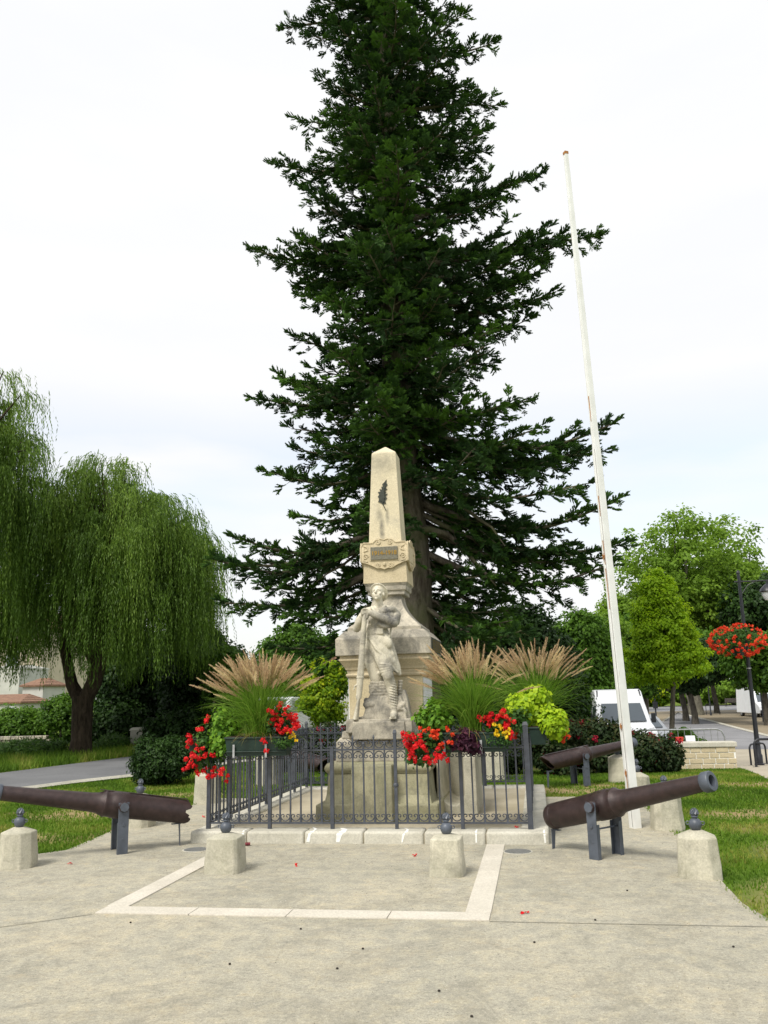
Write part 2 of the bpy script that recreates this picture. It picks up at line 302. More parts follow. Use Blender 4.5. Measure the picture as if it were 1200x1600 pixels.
# ------------------------------------------------------------------ mesh helpers
class MB:
    def __init__(s): s.v = []; s.f = []
    def add(s, v, f):
        n = len(s.v); s.v += [tuple(p) for p in v]; s.f += [tuple(i+n for i in q) for q in f]; return s
    def box(s, c, d, rz=0.0, top=1.0, top2=None):
        """box centre c, full size d; top = scale of the upper face"""
        top2 = top if top2 is None else top2
        cx, cy, cz = c; x, y, z = d[0]/2, d[1]/2, d[2]/2; ca, sa = math.cos(rz), math.sin(rz); vs = []
        for (k, kk, zz) in ((1, 1, -z), (top, top2, z)):
            for sx, sy in ((-1, -1), (1, -1), (1, 1), (-1, 1)):
                px, py = sx*x*k, sy*y*kk; vs.append((cx+px*ca-py*sa, cy+px*sa+py*ca, cz+zz))
        return s.add(vs, [(0, 3, 2, 1), (4, 5, 6, 7), (0, 1, 5, 4), (1, 2, 6, 5), (2, 3, 7, 6), (3, 0, 4, 7)])
    def bb(s, x0, x1, y0, y1, z0, z1): return s.box(((x0+x1)/2, (y0+y1)/2, (z0+z1)/2), (x1-x0, y1-y0, z1-z0))
    def loft(s, rings, caps=True):
        n = len(rings[0]); vs = [p for r in rings for p in r]; fs = []
        for i in range(len(rings)-1):
            for j in range(n):
                k = (j+1) % n; fs.append((i*n+j, i*n+k, (i+1)*n+k, (i+1)*n+j))
        if caps: fs.append(tuple(range(n-1, -1, -1))); m = (len(rings)-1)*n; fs.append(tuple(m+j for j in range(n)))
        return s.add(vs, fs)
    def square(s, prof, cx, cy):
        """prof rows: (half width, front y offset, back y offset, z)"""
        return s.loft([[(cx-h, cy+a, z), (cx+h, cy+a, z), (cx+h, cy+b, z), (cx-h, cy+b, z)] for (h, a, b, z) in prof])
    def lathe(s, prof, c=(0, 0, 0), seg=20):
        return s.loft([[(c[0]+r*math.cos(2*math.pi*k/seg), c[1]+r*math.sin(2*math.pi*k/seg), c[2]+z) for k in range(seg)] for r, z in prof])
    def tube(s, pts, rad, seg=8, caps=True, flat=1.0):
        pts = [Vector(p) for p in pts]; n = len(pts)
        if isinstance(rad, (int, float)): rad = [rad]*n
        rings = []; ref = None
        for i, p in enumerate(pts):
            t = (pts[min(i+1, n-1)] - pts[max(i-1, 0)]).normalized()
            if ref is None:
                ref = Vector((0, 0, 1)) if abs(t.z) < 0.9 else Vector((1, 0, 0))
            a = t.cross(ref).normalized(); b = a.cross(t).normalized(); ref = b
            rings.append([tuple(p + (a*math.cos(2*math.pi*k/seg) + b*math.sin(2*math.pi*k/seg)*flat)*rad[i]) for k in range(seg)])
        return s.loft(rings, caps)
    def prism(s, poly, y0, y1):      # poly in xz, extruded along y
        n = len(poly); vs = [(x, y0, z) for x, z in poly] + [(x, y1, z) for x, z in poly]
        return s.add(vs, [tuple(range(n)), tuple(range(2*n-1, n-1, -1))] + [(j, n+j, n+(j+1) % n, (j+1) % n) for j in range(n)])
    def xform(s, Mx):
        s.v = [tuple(Mx @ Vector(p)) for p in s.v]; return s
    def build(s, name, mat, parent=None, bevel=0.0, sm=None, seg=2):
        me = bpy.data.meshes.new(name); me.from_pydata(s.v, [], s.f)
        bm = bmesh.new(); bm.from_mesh(me); bmesh.ops.recalc_face_normals(bm, faces=bm.faces); bm.to_mesh(me); bm.free()
        if sm is not None:
            me.shade_smooth(); me.set_sharp_from_angle(angle=math.radians(sm))
        me.materials.append(M[mat]); o = bpy.data.objects.new(name, me); COL.objects.link(o)
        if parent: o.parent = parent
        if bevel > 0:
            b = o.modifiers.new('bevel', 'BEVEL'); b.width = bevel; b.segments = seg; b.limit_method = 'ANGLE'; b.angle_limit = math.radians(35)
        return o

def npmesh(name, V, Fc, mat, parent=None, var=None, sm=False):
    V = np.asarray(V, np.float32); Fc = np.asarray(Fc, np.int32); k = Fc.shape[1]
    me = bpy.data.meshes.new(name); me.vertices.add(len(V)); me.vertices.foreach_set('co', V.ravel())
    me.loops.add(Fc.size); me.loops.foreach_set('vertex_index', Fc.ravel())
    me.polygons.add(len(Fc)); me.polygons.foreach_set('loop_start', np.arange(0, Fc.size, k, dtype=np.int32))
    me.update(calc_edges=True)
    if var is not None:
        a = me.attributes.new('v', 'FLOAT', 'POINT'); a.data.foreach_set('value', np.clip(np.asarray(var, np.float32), 0, 1).ravel())
    if sm: me.shade_smooth()
    me.materials.append(M[mat]); o = bpy.data.objects.new(name, me); COL.objects.link(o)
    if parent: o.parent = parent
    return o

def tag(o, label=None, cat=None, group=None, kind=None):
    if label: o['label'] = label
    if cat: o['category'] = cat
    if group: o['group'] = group
    if kind: o['kind'] = kind
    return o
def empty(name, loc=(0, 0, 0), rz=0.0, label=None, cat=None, group=None, sc=None):
    o = bpy.data.objects.new(name, None); COL.objects.link(o); o.location = loc; o.rotation_euler = (0, 0, rz)
    o.empty_display_size = 0.2
    if sc: o.scale = sc
    return tag(o, label, cat, group)
def copy_tree(o, parent=None):
    c = o.copy(); COL.objects.link(c); c.parent = parent
    for ch in list(o.children): copy_tree(ch, c)
    return c
def place(o, loc, rz=0.0, label=None, group=None, sc=None):
    c = copy_tree(o); c.location = loc; c.rotation_euler = (0, 0, rz)
    if sc: c.scale = sc
    if label: c['label'] = label
    if group: c['group'] = group
    return c

def unit(a): return a/np.maximum(np.linalg.norm(a, axis=-1, keepdims=True), 1e-9)
def leaves(rng, pos, nrm, size, aspect=0.5, jit=0.5, droop=0.35, fold=0.18):
    n = len(pos); nn = unit(nrm + rng.normal(0, jit, (n, 3)))
    t = unit(np.cross(nn, rng.normal(0, 1, (n, 3)))); t = unit(t + np.array([0, 0, -droop])); b = unit(np.cross(nn, t)); nn = np.cross(t, b)
    s = np.asarray(size).reshape(-1, 1)*np.ones((n, 1)); w = s*aspect*0.5
    V = np.stack([pos, pos+t*s*0.45-b*w+nn*s*fold, pos+t*s, pos+t*s*0.45+b*w+nn*s*fold], 1).reshape(-1, 3)
    return V, np.arange(n*4).reshape(-1, 4)
def ball_pts(rng, n, c, r, shell=0.55, flat_bottom=False):
    d = unit(rng.normal(0, 1, (n, 3)))
    if flat_bottom: d[:, 2] = np.where(d[:, 2] < -0.2, -d[:, 2]*0.5, d[:, 2])
    rr = shell + (1-shell)*rng.random((n, 1))**0.7
    return np.asarray(c) + d*rr*np.asarray(r), unit(d/np.asarray(r))
# ------------------------------------------------------------------ ground, roads, paving
def sheet(name, pts, off, mat, grid=None, xs=None, ys=None, label=None, kind='structure'):
    bm = bmesh.new(); vs = [bm.verts.new((p[0], p[1], 0)) for p in pts]; bm.faces.new(vs)
    x0 = min(p[0] for p in pts); x1 = max(p[0] for p in pts); y0 = min(p[1] for p in pts); y1 = max(p[1] for p in pts)
    if grid:
        xs = [g*grid for g in range(math.floor(x0/grid)+1, math.ceil(x1/grid))]; ys = [g*grid for g in range(math.floor(y0/grid)+1, math.ceil(y1/grid))]
    for lst, no_ in ((xs or [], (1, 0, 0)), (ys or [], (0, 1, 0))):
        for c in lst:
            bmesh.ops.bisect_plane(bm, geom=bm.verts[:]+bm.edges[:]+bm.faces[:], plane_co=(c*no_[0], c*no_[1], 0), plane_no=no_)
    for v in bm.verts: v.co.z = zt(v.co.x, v.co.y) + off
    bmesh.ops.recalc_face_normals(bm, faces=bm.faces)
    me = bpy.data.meshes.new(name); bm.to_mesh(me); bm.free(); me.materials.append(M[mat])
    if me.polygons[0].normal.z < 0: me.flip_normals()
    o = bpy.data.objects.new(name, me); COL.objects.link(o)
    if kind: o['kind'] = kind
    if label: o['label'] = label
    return o
gx = [-150, -80, -40, -20, -14] + [g for g in range(-8, 9)] + [12, 20, 40, 80, 150]
gy = [-10, 0, 6, 12] + [15.5+g for g in range(0, 19)] + [40, 60, 100, 150]
sheet('ground', [(-600, -60), (600, -60), (600, 900), (-600, 900)], -0.012, 'turf_ground', xs=gx, ys=gy)
def gp(px, py): return G(px, py)[:2]
XL, XR, YB = -5.3, 1.43, 13.85
sheet('forecourt', [(-14, -8), (9, -8), (9, 2.0), (3.2, 5.9), (XR+0.12, 6.45), (XR, 7.2), (XR+.03, 10.4), (XR-.05, YB), (XL, YB), (XL-.05, 10.6), (XL+.1, 9.2), (XL-.3, 8.72), (XL-1.5, 8.45), (-9.5, 8.3), (-14, 8.2)], 0.002, 'pave', grid=None)
road_l = [(-15.5, 8.6), (-10.9, 8.6), (-9.75, 14.7), (-9.25, 16.3), (-8.6, 17.6), (-7.2, 22), (-5, 28), (-3, 36), (-8, 38), (-9.5, 32), (-11.7, 23.8), (-12.5, 19)]
sheet('side_road', road_l, 0.004, 'asphalt', grid=3.0)
mb = MB(); mb.tube([(-10.85, 8.6, .02), (-9.7, 14.7, .02), (-9.2, 16.3, .02), (-8.55, 17.6, .02), (-7.1, 22, .02)], .05, 4); tag(mb.build('kerb_edge', 'kerb'), kind='structure')
# right: footway, street, square beyond
fw = [gp(1154, 1201), gp(1200, 1218), (11, 13.5), (18, 13.5), (18, 20.5), gp(1200, 1171), gp(1150, 1171), gp(1120, 1175), gp(1135, 1190)]
sheet('footway', fw, 0.008, 'sidewalk', grid=1.0)
rd = [gp(1040, 1180), gp(1120, 1175), gp(1150, 1171), gp(1200, 1171), (18, 20.5), (26, 20.0), (26, 27.0), gp(1200, 1150), gp(1150, 1137), gp(1110, 1126), gp(1060, 1113), (9.5, 70), (4, 75), (2.0, 40), (1.5, 26)]
sheet('street', rd, 0.008, 'asphalt_old', grid=1.5)
sq = [gp(1200, 1150), (26, 27.0), (60, 40), (60, 98), (-5, 98), (4, 75), (9.5, 70), gp(1060, 1113), gp(1110, 1126), gp(1150, 1137)]
sheet('square', sq, 0.006, 'gravel', grid=4.0)
sheet('far_road', [(-6, 98), (60, 98), (70, 125), (-6, 125)], 0.008, 'asphalt_old', grid=8.0)
kb = MB(); kb.tube([(p[0], p[1], zt(*p)+.03) for p in [(26, 27.0), gp(1200, 1151), gp(1150, 1138), gp(1110, 1127), gp(1060, 1114), (9.5, 70)]], .08, 4); tag(kb.build('kerb_edge', 'kerb'), kind='structure')
# stone strips framing the rectangle in front of the kerb
def strip(n0, n1, w, y0, y1, along):
    mb = MB(); c = n0
    while c < n1-0.05:
        d = min(w, n1-c)
        if along == 'x': mb.bb(c+.003, c+d-.003, y0, y1, -0.03, 0.012)
        else: mb.bb(y0, y1, c+.003, c+d-.003, -0.03, 0.012)
        c += d
    return tag(mb.build('stone_strip', 'strip', bevel=0.003), kind='structure')
strip(-3.44, -0.42, 0.76, 6.55, 6.755, 'x')
strip(6.765, 9.62, 0.72, -3.45, -3.27, 'y'); strip(6.765, 9.62, 0.72, -0.61, -0.42, 'y')
for pts in ([(XR+.1, 6.53), (-0.42, 6.53)], [(-3.45, 6.52), (-5.2, 5.1)], [(-3.44, 8.9), (-5.3, 9.6)], [(-0.42, 9.0), (1.4, 9.3)]):
    (ax, ay), (bx, by) = pts; d = Vector((bx-ax, by-ay)).normalized(); nx, ny = -d.y*.005, d.x*.005
    if pts[0][1] in (8.9, 9.0): continue
    sheet('paving_joint', [(ax-nx, ay-ny), (bx-nx, by-ny), (bx+nx, by+ny), (ax+nx, ay+ny)], 0.006, 'groove')
# kerb of the enclosure and the sanded floor inside
KX0, KX1, KY0, KY1 = -3.96, 0.05, 9.66, 14.38
kb = MB()
def run(a, b, y0, y1, axis, n, skip=0):
    st = (b-a)/n
    for i in range(n):
        p, q = a+i*st+.004, a+(i+1)*st-.004
        if axis == 'x': kb.bb(p, q, y0, y1, -.05, .13)
        else: kb.bb(y0, y1, p, q, -.05, .13)
run(KX0, KX1, KY0, KY0+.32, 'x', 6); run(KX0, KX1, KY1-.32, KY1, 'x', 5)
run(KY0+.328, KY1-.328, KX0, KX0+.30, 'y', 5); run(KY0+.328, KY1-.328, KX1-.30, KX1, 'y', 5)
tag(kb.build('enclosure_kerb', 'kerb', bevel=0.028, sm=40, seg=3), kind='structure')
mb = MB(); mb.bb(KX0+.03, KX1-.03, KY0+.03, KY1-.03, -.04, .10); tag(mb.build('enclosure_floor', 'sand'), kind='structure')
rs = random.Random(3)
mo = MB()
for x, w, ln in ((-3.33, .016, .10), (-2.58, .030, .26), (-2.24, .050, .20), (-1.53, .022, .22), (-0.72, .016, .12), (.0, .018, .10)):
    prof_ = [(KY0-.003, .02), (KY0-.003, .10), (KY0+.006, .118), (KY0+.014, .127), (KY0+.03, .1325)]+[(KY0+.03+ln*k/6, .1328) for k in range(1, 7)]
    cxs = [x+rs.uniform(-.004, .004)+(.06*math.sin(k*.33) if w > .02 else 0) for k in range(len(prof_))]; ws = [w*.5*rs.uniform(.6, 1.5)*(1.2 if k > 4 and w > .04 else 1) for k in range(len(prof_))]
    n0 = len(mo.v); mo.v += [(cxs[k]-ws[k], prof_[k][0], prof_[k][1]) for k in range(len(prof_))]+[(cxs[k]+ws[k], prof_[k][0], prof_[k][1]) for k in range(len(prof_))]
    q = len(prof_); mo.f += [(n0+k, n0+q+k, n0+q+k+1, n0+k+1) for k in range(q-1)]
tag(mo.build('mortar_joint', 'mortar'), kind='structure')

# ------------------------------------------------------------------ monument
CX, CY = -1.96, 11.85
mon = empty('war_memorial', (CX, CY, 0.1), 0, 'tall cream limestone war memorial obelisk on a stepped mossy base inside the fence', 'monument')
def mp_(mb, name, mat, bevel=0.008, parent=None, sm=None):
    mb.xform(Matrix.Translation((-CX, -CY, -0.1))); return mb.build(name, mat, parent or mon, bevel, sm)
def S(hw, z, hy=None, extra=0.0):      # square section row
    hy = hw if hy is None else hy; return (hw, -hy-extra, hy, z)
b = MB(); b.square([(.75, 10.49-CY, 1.15, .07), (.745, 10.50-CY, 1.14, .31)], CX, CY); mp_(b, 'plinth', 'lime_moss', .02)
b = MB(); b.square([(.665, 10.57-CY, 1.02, .30), (.64, 10.62-CY, 1.0, .40), (.615, 10.65-CY, .98, .655)], CX, CY); mp_(b, 'base_block', 'lime_moss', .012)
tor = [(.630+.03*math.sin(a*math.pi/6), -(CY-10.64)-.03*math.sin(a*math.pi/6), .99+.03*math.sin(a*math.pi/6), .66+.115*a/6) for a in range(7)]
b = MB(); b.square([(.62, 10.64-CY, .98, .655)]+tor+[(.60, 10.68-CY, .96, .785)], CX, CY); mp_(b, 'base_moulding', 'lime_moss', 0, sm=50)
b = MB(); b.square([(.545, 10.74-CY, .80, .78), (.545, 10.74-CY, .80, .80), (.54, 10.75-CY, .79, 1.02), (.50, 10.82-CY, .72, 1.075)], CX, CY)
b.square([(.475, 10.79-CY, -.3, 1.06), (.465, 10.80-CY, -.3, 1.15)], CX-.005, CY); b.square([(.42, 10.68-CY, -.3, 1.13), (.415, 10.69-CY, -.3, 1.295)], CX+.02, CY)
b.square([(.335, 10.645-CY, -1.0, 1.05), (.325, 10.655-CY, -1.0, 1.27)], CX+.02, CY)
mp_(b, 'stepped_block', 'lime_dirty', .014)
b = MB(); b.square([(.255, 10.40-CY, -.9, .08), (.25, 10.43-CY, -.9, .68), (.245, 10.45-CY, -.9, .765)], CX-.04, CY); mp_(b, 'front_block', 'lime_moss', .016)
b = MB(); b.square([S(.488, 1.03), S(.495, 1.825)], CX, CY); mp_(b, 'pedestal', 'lime_clean', .006)
b = MB(); rows = [S(.50, 1.822), S(.522, 1.835), S(.528, 1.852), S(.520, 1.868), S(.508, 1.875), S(.512, 1.915), S(.53, 1.925), S(.535, 1.945), S(.545, 1.965), S(.568, 1.99), S(.590, 2.03), S(.606, 2.045), S(.606, 2.062), S(.592, 2.075), S(.592, 2.11)]
b.square(rows, CX, CY); mp_(b, 'cornice', 'lime', 0, sm=25)
b = MB(); b.square([S(.640, 2.108), S(.642, 2.325), S(.545, 2.43), S(.54, 2.435)], CX, CY); mp_(b, 'coping_slab', 'lime_dirty', .01)
b = MB(); fl = [S(.50, 2.433), S(.50, 2.48), S(.49, 2.49)]
for k in range(11):
    t = k/10; fl.append(S(.20+.275*(1-t)**2.1, 2.50+.43*t))
fl += [S(.245, 2.935), S(.255, 2.945), S(.255, 2.99), S(.275, 3.0), S(.282, 3.02), S(.282, 3.06), S(.30, 3.09), S(.30, 3.10)]
b.square(fl, CX, CY); mp_(b, 'neck', 'lime_dirty', 0, sm=28)
b = MB(); b.square([S(.308, 3.098), S(.300, 3.345)], CX, CY); b.square([S(.300, 3.345), S(.296, 3.665), S(.235, 3.69)], CX, CY); mp_(b, 'cartouche_block', 'lime', .004)
b = MB(); b.square([S(.232, 3.685), S(.176, 4.99), S(.17, 5.01), S(.01, 5.135)], CX, CY); mp_(b, 'obelisk_shaft', 'lime_shaft', .006)

def spiral(c, r, turns, s, y, th0=0, n=26):
    return [(c[0]+s*r*(1-.85*k/n)*math.cos(th0+turns*2*math.pi*k/n), y, c[1]+r*(1-.85*k/n)*math.sin(th0+turns*2*math.pi*k/n)) for k in range(n+1)]
def cart(y):
    """carved frame of the cartouche, facing -y, at depth y"""
    m = MB(); w = .335
    poly = [(-w, 3.40), (-w, 3.60), (-w+.04, 3.665), (-.16, 3.66), (-.12, 3.70), (-.05, 3.715), (0, 3.70), (.05, 3.715), (.12, 3.70), (.16, 3.66), (w-.04, 3.665), (w, 3.60), (w, 3.40), (w-.07, 3.385), (.17, 3.345), (.10, 3.305), (.05, 3.31), (0, 3.29), (-.05, 3.31), (-.10, 3.305), (-.17, 3.345), (-w+.07, 3.385)]
    m.prism(poly, y-.028, y+.015)
    m.tube([(x, y-.03, z) for x, z in poly+[poly[0]]], .010, 5)
    for sx in (-1, 1):
        m.tube(spiral((sx*.085, 3.665), .034, 1.6, sx, y-.032, math.pi/2), .010, 5)
        m.tube(spiral((sx*.09, 3.345), .036, 1.6, sx, y-.032, -math.pi/2), .011, 5)
        m.tube(spiral((sx*.265, 3.47), .042, 1.4, -sx, y-.032, 0), .010, 5)
        m.tube([(sx*.29, y-.03, 3.62), (sx*.24, y-.032, 3.60), (sx*.235, y-.032, 3.56), (sx*.30, y-.03, 3.54)], .010, 5)
        m.tube([(sx*.235, y-.032, 3.40), (sx*.29, y-.032, 3.41), (sx*.31, y-.03, 3.44)], .009, 5)
    m.lathe([(.0, 3.325), (.022, 3.34), (.024, 3.365), (.0, 3.385)], (0, y-.03, 0), 8)
    m.bb(-.205, .205, y-.034, y-.02, 3.405, 3.615)
    return m
for ang, nm in ((0, 'f'), (math.pi/2, 'r'), (-math.pi/2, 'l'), (math.pi, 'b')):
    m = cart(-.300); m.xform(Matrix.Translation((0, 0, -.1)) @ Matrix.Rotation(ang, 4, 'Z')); m.build('cartouche', 'lime', mon, 0, 40)
m = MB(); m.bb(-.19, .19, -.350, -.335, 3.42, 3.60); m.xform(Matrix.Translation((0, 0, -.1)))
pl = m.build('date_plaque', 'plaque', mon, .003)
def text(body, size, mat, parent, Mx, name='lettering', depth=.003, align='CENTER', bold=0.0):
    cu = bpy.data.curves.new('t', 'FONT'); cu.body = body; cu.size = size; cu.extrude = depth; cu.align_x = align; cu.align_y = 'CENTER'; cu.offset = bold
    to = bpy.data.objects.new('t', cu); COL.objects.link(to); dg = bpy.context.evaluated_depsgraph_get()
    me = bpy.data.meshes.new_from_object(to.evaluated_get(dg)); me.name = name
    bpy.data.objects.remove(to); me.transform(Mx); me.materials.clear(); me.materials.append(M[mat])
    o = bpy.data.objects.new(name, me); COL.objects.link(o); o.parent = parent; return o
FR = Matrix.Rotation(math.pi/2, 4, 'X')
text('1914-1918', .083, 'gold', pl, Matrix.Translation((0, -.353, 3.41)) @ FR, bold=.0015)
# palm branch
m = MB(); ol = [(345, 828), (306, 748), (343, 748), (333, 715), (356, 682), (338, 664), (362, 630), (332, 640), (346, 606), (322, 604), (361, 574), (338, 562), (364, 520), (352, 498), (353, 458), (330, 488), (300, 515), (314, 548), (290, 543), (294, 578), (266, 570), (278, 600), (246, 605), (264, 636), (245, 660), (262, 690), (248, 722), (276, 734), (298, 750), (336, 830)]
for k in range(2):       # two layers so that the leaf has a raised middle
    pl_ = []
    cxm, czm = 305, 640
    for X_, Y_ in ol:
        if k: X_, Y_ = cxm+(X_-cxm)*.55+(Y_-640)*-.02, czm+(Y_-czm)*.80
        x, z = (X_-322)*.00120, 5.0-(Y_-130)*.00123; pl_.append((x, z))
    base_y = [-(.232-(z-3.685)*.0429) for x, z in pl_]
    n = len(pl_); d = .012+.010*k
    m.add([(x, y-d, z) for (x, z), y in zip(pl_, base_y)]+[(x, y+.004, z) for (x, z), y in zip(pl_, base_y)], [tuple(range(n)), tuple(range(2*n-1, n-1, -1))]+[(q, n+q, n+(q+1) % n, (q+1) % n) for q in range(n)])
m.xform(Matrix.Translation((0, 0, -.1))); m.build('palm_branch', 'bronze', mon)
# side plaque in the slab and marble panel on the pedestal (right-hand face)
m = MB(); m.bb(.640, .648, -.56, .56, 2.125, 2.315); m.xform(Matrix.Translation((0, 0, -.1))); sp_ = m.build('side_plaque', 'black_plaque', mon)
m = MB(); rs = random.Random(11)
for col in (-.30, .02, .34):
    for r in range(6):
        x = col-.14
        while x < col+.10:
            w = rs.uniform(.015, .05); m.bb(.648, .650, x, x+w, 2.148+r*.027, 2.148+r*.027+.008); x += w+.018
m.xform(Matrix.Translation((0, 0, -.1))); m.build('lettering', 'gold', sp_)
m = MB(); m.bb(.485, .512, -.44, .44, 1.10, 1.80); m.xform(Matrix.Translation((0, 0, -.1))); m.build('marble_panel', 'marble', mon, .006)
m = MB(); m.bb(-.44, .44, .485, .512, 1.10, 1.80); m.xform(Matrix.Translation((0, 0, -.1)) @ Matrix.Rotation(math.pi/2, 4, 'Z') @ Matrix.Rotation(0, 4, 'Z')); m.build('marble_panel', 'marble', mon, .006)

# scooped stone trough against the right of the base
tr = MB(); a0, a1, z0, z1 = 0, .50, 0, .70
outer = [(0, 0), (.50, 0), (.50, .70), (.345, .70)]
arc = [(.345, .26)] + [(.205+.14*math.cos(t), .26-.15*math.sin(t)) for t in [math.radians(d) for d in range(10, 175, 15)]] + [(.06, .28), (.05, .45), (.05, .70), (0, .70)]
poly = outer + arc
tr.prism(poly, 0, 1.0); tr.bb(.0, .50, 1.0, 1.12, 0, .70)
o = tr.build('stone_trough', 'bollard', None, .012); o.location = (-1.30, 11.15, .1)
tag(o, 'pale stone trough with a scooped hollow standing against the right side of the memorial base', 'trough')

# ------------------------------------------------------------------ soldier statue
def sph(m, c, r, R=None, seg=18, rings=11):
    vs, fs = [], []
    Rm = R.to_3x3() if R else Matrix.Identity(3)
    vs.append(Vector((0, 0, -r[2])))
    for i in range(1, rings):
        a = -math.pi/2+math.pi*i/rings
        for k in range(seg): vs.append(Vector((r[0]*math.cos(a)*math.cos(2*math.pi*k/seg), r[1]*math.cos(a)*math.sin(2*math.pi*k/seg), r[2]*math.sin(a))))
    vs.append(Vector((0, 0, r[2]))); n = len(vs)-1
    for k in range(seg): fs.append((0, 1+(k+1) % seg, 1+k))
    for i in range(rings-2):
        for k in range(seg):
            a, b_ = 1+i*seg+k, 1+i*seg+(k+1) % seg; fs.append((a, b_, b_+seg, a+seg))
    for k in range(seg): fs.append((n, n-seg+k, n-seg+(k+1) % seg))
    m.add([tuple((Rm @ v)+Vector(c)) for v in vs], fs)
def cap(m, a, b_, ra, rb):
    m.tube([a, b_], [ra, rb], 14); sph(m, a, (ra,)*3, None, 12, 8); sph(m, b_, (rb,)*3, None, 12, 8)
def chain(m, pts, rad):
    for i in range(len(pts)-1): cap(m, pts[i], pts[i+1], rad[i], rad[i+1])
def ring(m, c, rx, ry, r, R=None, n=24):
    Rm = R.to_3x3() if R else Matrix.Identity(3)
    pts = [tuple(Rm @ Vector((rx*math.cos(2*math.pi*k/n), ry*math.sin(2*math.pi*k/n), 0)) + Vector(c)) for k in range(n+1)]
    m.tube(pts, r, 6)
def remesh(m, name, mat, parent, vox, it=3):
    me = bpy.data.meshes.new('t'); me.from_pydata(m.v, [], m.f)
    bm = bmesh.new(); bm.from_mesh(me); bmesh.ops.recalc_face_normals(bm, faces=bm.faces); bm.to_mesh(me); bm.free()
    o = bpy.data.objects.new('t', me); COL.objects.link(o)
    r = o.modifiers.new('r', 'REMESH'); r.mode = 'VOXEL'; r.voxel_size = vox
    s = o.modifiers.new('s', 'SMOOTH'); s.factor = .5; s.iterations = it
    dg = bpy.context.evaluated_depsgraph_get(); me2 = bpy.data.meshes.new_from_object(o.evaluated_get(dg)); me2.name = name
    bpy.data.objects.remove(o); me2.shade_smooth(); me2.materials.clear(); me2.materials.append(M[mat])
    o2 = bpy.data.objects.new(name, me2); COL.objects.link(o2); o2.parent = parent; return o2
st = empty('soldier_statue', (-1.93, 10.86, 1.292), 0, 'carved limestone soldier in helmet leaning with both hands on his rifle against the pedestal', 'statue')
s = MB()
sph(s, (-.045, 0, .96), (.150, .115, .12)); sph(s, (-.03, 0, 1.08), (.125, .095, .11)); sph(s, (-.005, .0, 1.23), (.150, .108, .15))
chain(s, [(-.17, .01, 1.345), (0, .015, 1.375), (.17, .01, 1.355)], [.062, .07, .062])
chain(s, [(0, .01, 1.38), (-.005, -.015, 1.50)], [.060, .052])
# collar and open coat edges
chain(s, [(-.085, -.06, 1.40), (-.03, -.115, 1.33), (0, -.12, 1.25)], [.022, .02, .016]); chain(s, [(.085, -.06, 1.41), (.03, -.115, 1.34), (0, -.12, 1.25)], [.022, .02, .016])
# head, tilted back
HR = Matrix.Rotation(math.radians(-16), 4, 'X') @ Matrix.Rotation(math.radians(-10), 4, 'Z')
hc = Vector((-.005, -.03, 1.575))
def hp(x, y, z): return tuple(HR.to_3x3() @ Vector((x, y, z)) + hc)
sph(s, hp(0, .012, .02), (.074, .090, .095), HR); sph(s, hp(0, -.022, -.045), (.055, .062, .058), HR); sph(s, hp(0, -.065, -.088), (.022, .018, .018), HR)
chain(s, [hp(0, -.083, .018), hp(0, -.105, -.018)], [.009, .0135]); sph(s, hp(.012, -.094, -.020), (.009, .010, .008)); sph(s, hp(-.012, -.094, -.020), (.009, .010, .008))
chain(s, [hp(-.045, -.066, .028), hp(-.018, -.080, .033)], [.010, .010]); chain(s, [hp(.045, -.066, .028), hp(.018, -.080, .033)], [.010, .010])
for sx in (-1, 1):
    sph(s, hp(sx*.028, -.066, .008), (.012, .008, .007), HR); sph(s, hp(sx*.043, -.055, -.022), (.022, .020, .020), HR); sph(s, hp(sx*.074, .01, -.01), (.012, .02, .03), HR)
chain(s, [hp(-.018, -.083, -.050), hp(0, -.090, -.048), hp(.018, -.083, -.050)], [.006, .008, .006]); chain(s, [hp(-.014, -.082, -.062), hp(.014, -.082, -.062)], [.007, .007])
# right arm (on the viewer's left)
chain(s, [(-.185, .01, 1.34), (-.262, -.03, 1.235), (-.290, -.06, 1.135)], [.058, .054, .048]); chain(s, [(-.290, -.06, 1.135), (-.235, -.14, 1.215), (-.175, -.185, 1.29)], [.048, .043, .031]); ring(s, (-.197, -.168, 1.262), .037, .033, .009, Matrix.Rotation(math.radians(40), 4, 'Y'))
for k in range(4): chain(s, [(-.30+.02*k, -.09-.01*k, 1.20+.02*k), (-.235+.01*k, -.085-.02*k, 1.25-.005*k)], [.008, .008])
# left arm (on the viewer's right): raised elbow under a cape roll, forearm across the chest
chain(s, [(.18, .01, 1.35), (.225, -.05, 1.27), (.205, -.12, 1.185)], [.060, .062, .056]); chain(s, [(.205, -.12, 1.185), (.09, -.175, 1.242), (-.045, -.20, 1.298)], [.060, .054, .044]); chain(s, [(-.045, -.20, 1.298), (-.10, -.208, 1.318)], [.030, .030]); ring(s, (-.05, -.198, 1.300), .046, .042, .012, Matrix.Rotation(math.radians(70), 4, 'Y'))
sph(s, (-.03, -.012, 1.125), (.138, .108, .12)); sph(s, (-.03, -.03, 1.0), (.150, .105, .10))
for k in range(5): chain(s, [(-.12+.05*k, -.118, 1.16), (-.11+.048*k+.01*(k % 2), -.124, 1.235)], [.009, .006])
chain(s, [(-.02, -.10, 1.30), (.08, -.12, 1.34), (.18, -.07, 1.36), (.235, .0, 1.30), (.225, -.02, 1.2)], [.030, .042, .050, .048, .040]); chain(s, [(.0, -.12, 1.19), (.09, -.14, 1.15), (.17, -.11, 1.16)], [.028, .034, .036])
sph(s, (.11, -.085, 1.275), (.105, .065, .075)); sph(s, (.0, -.10, 1.22), (.11, .04, .10))
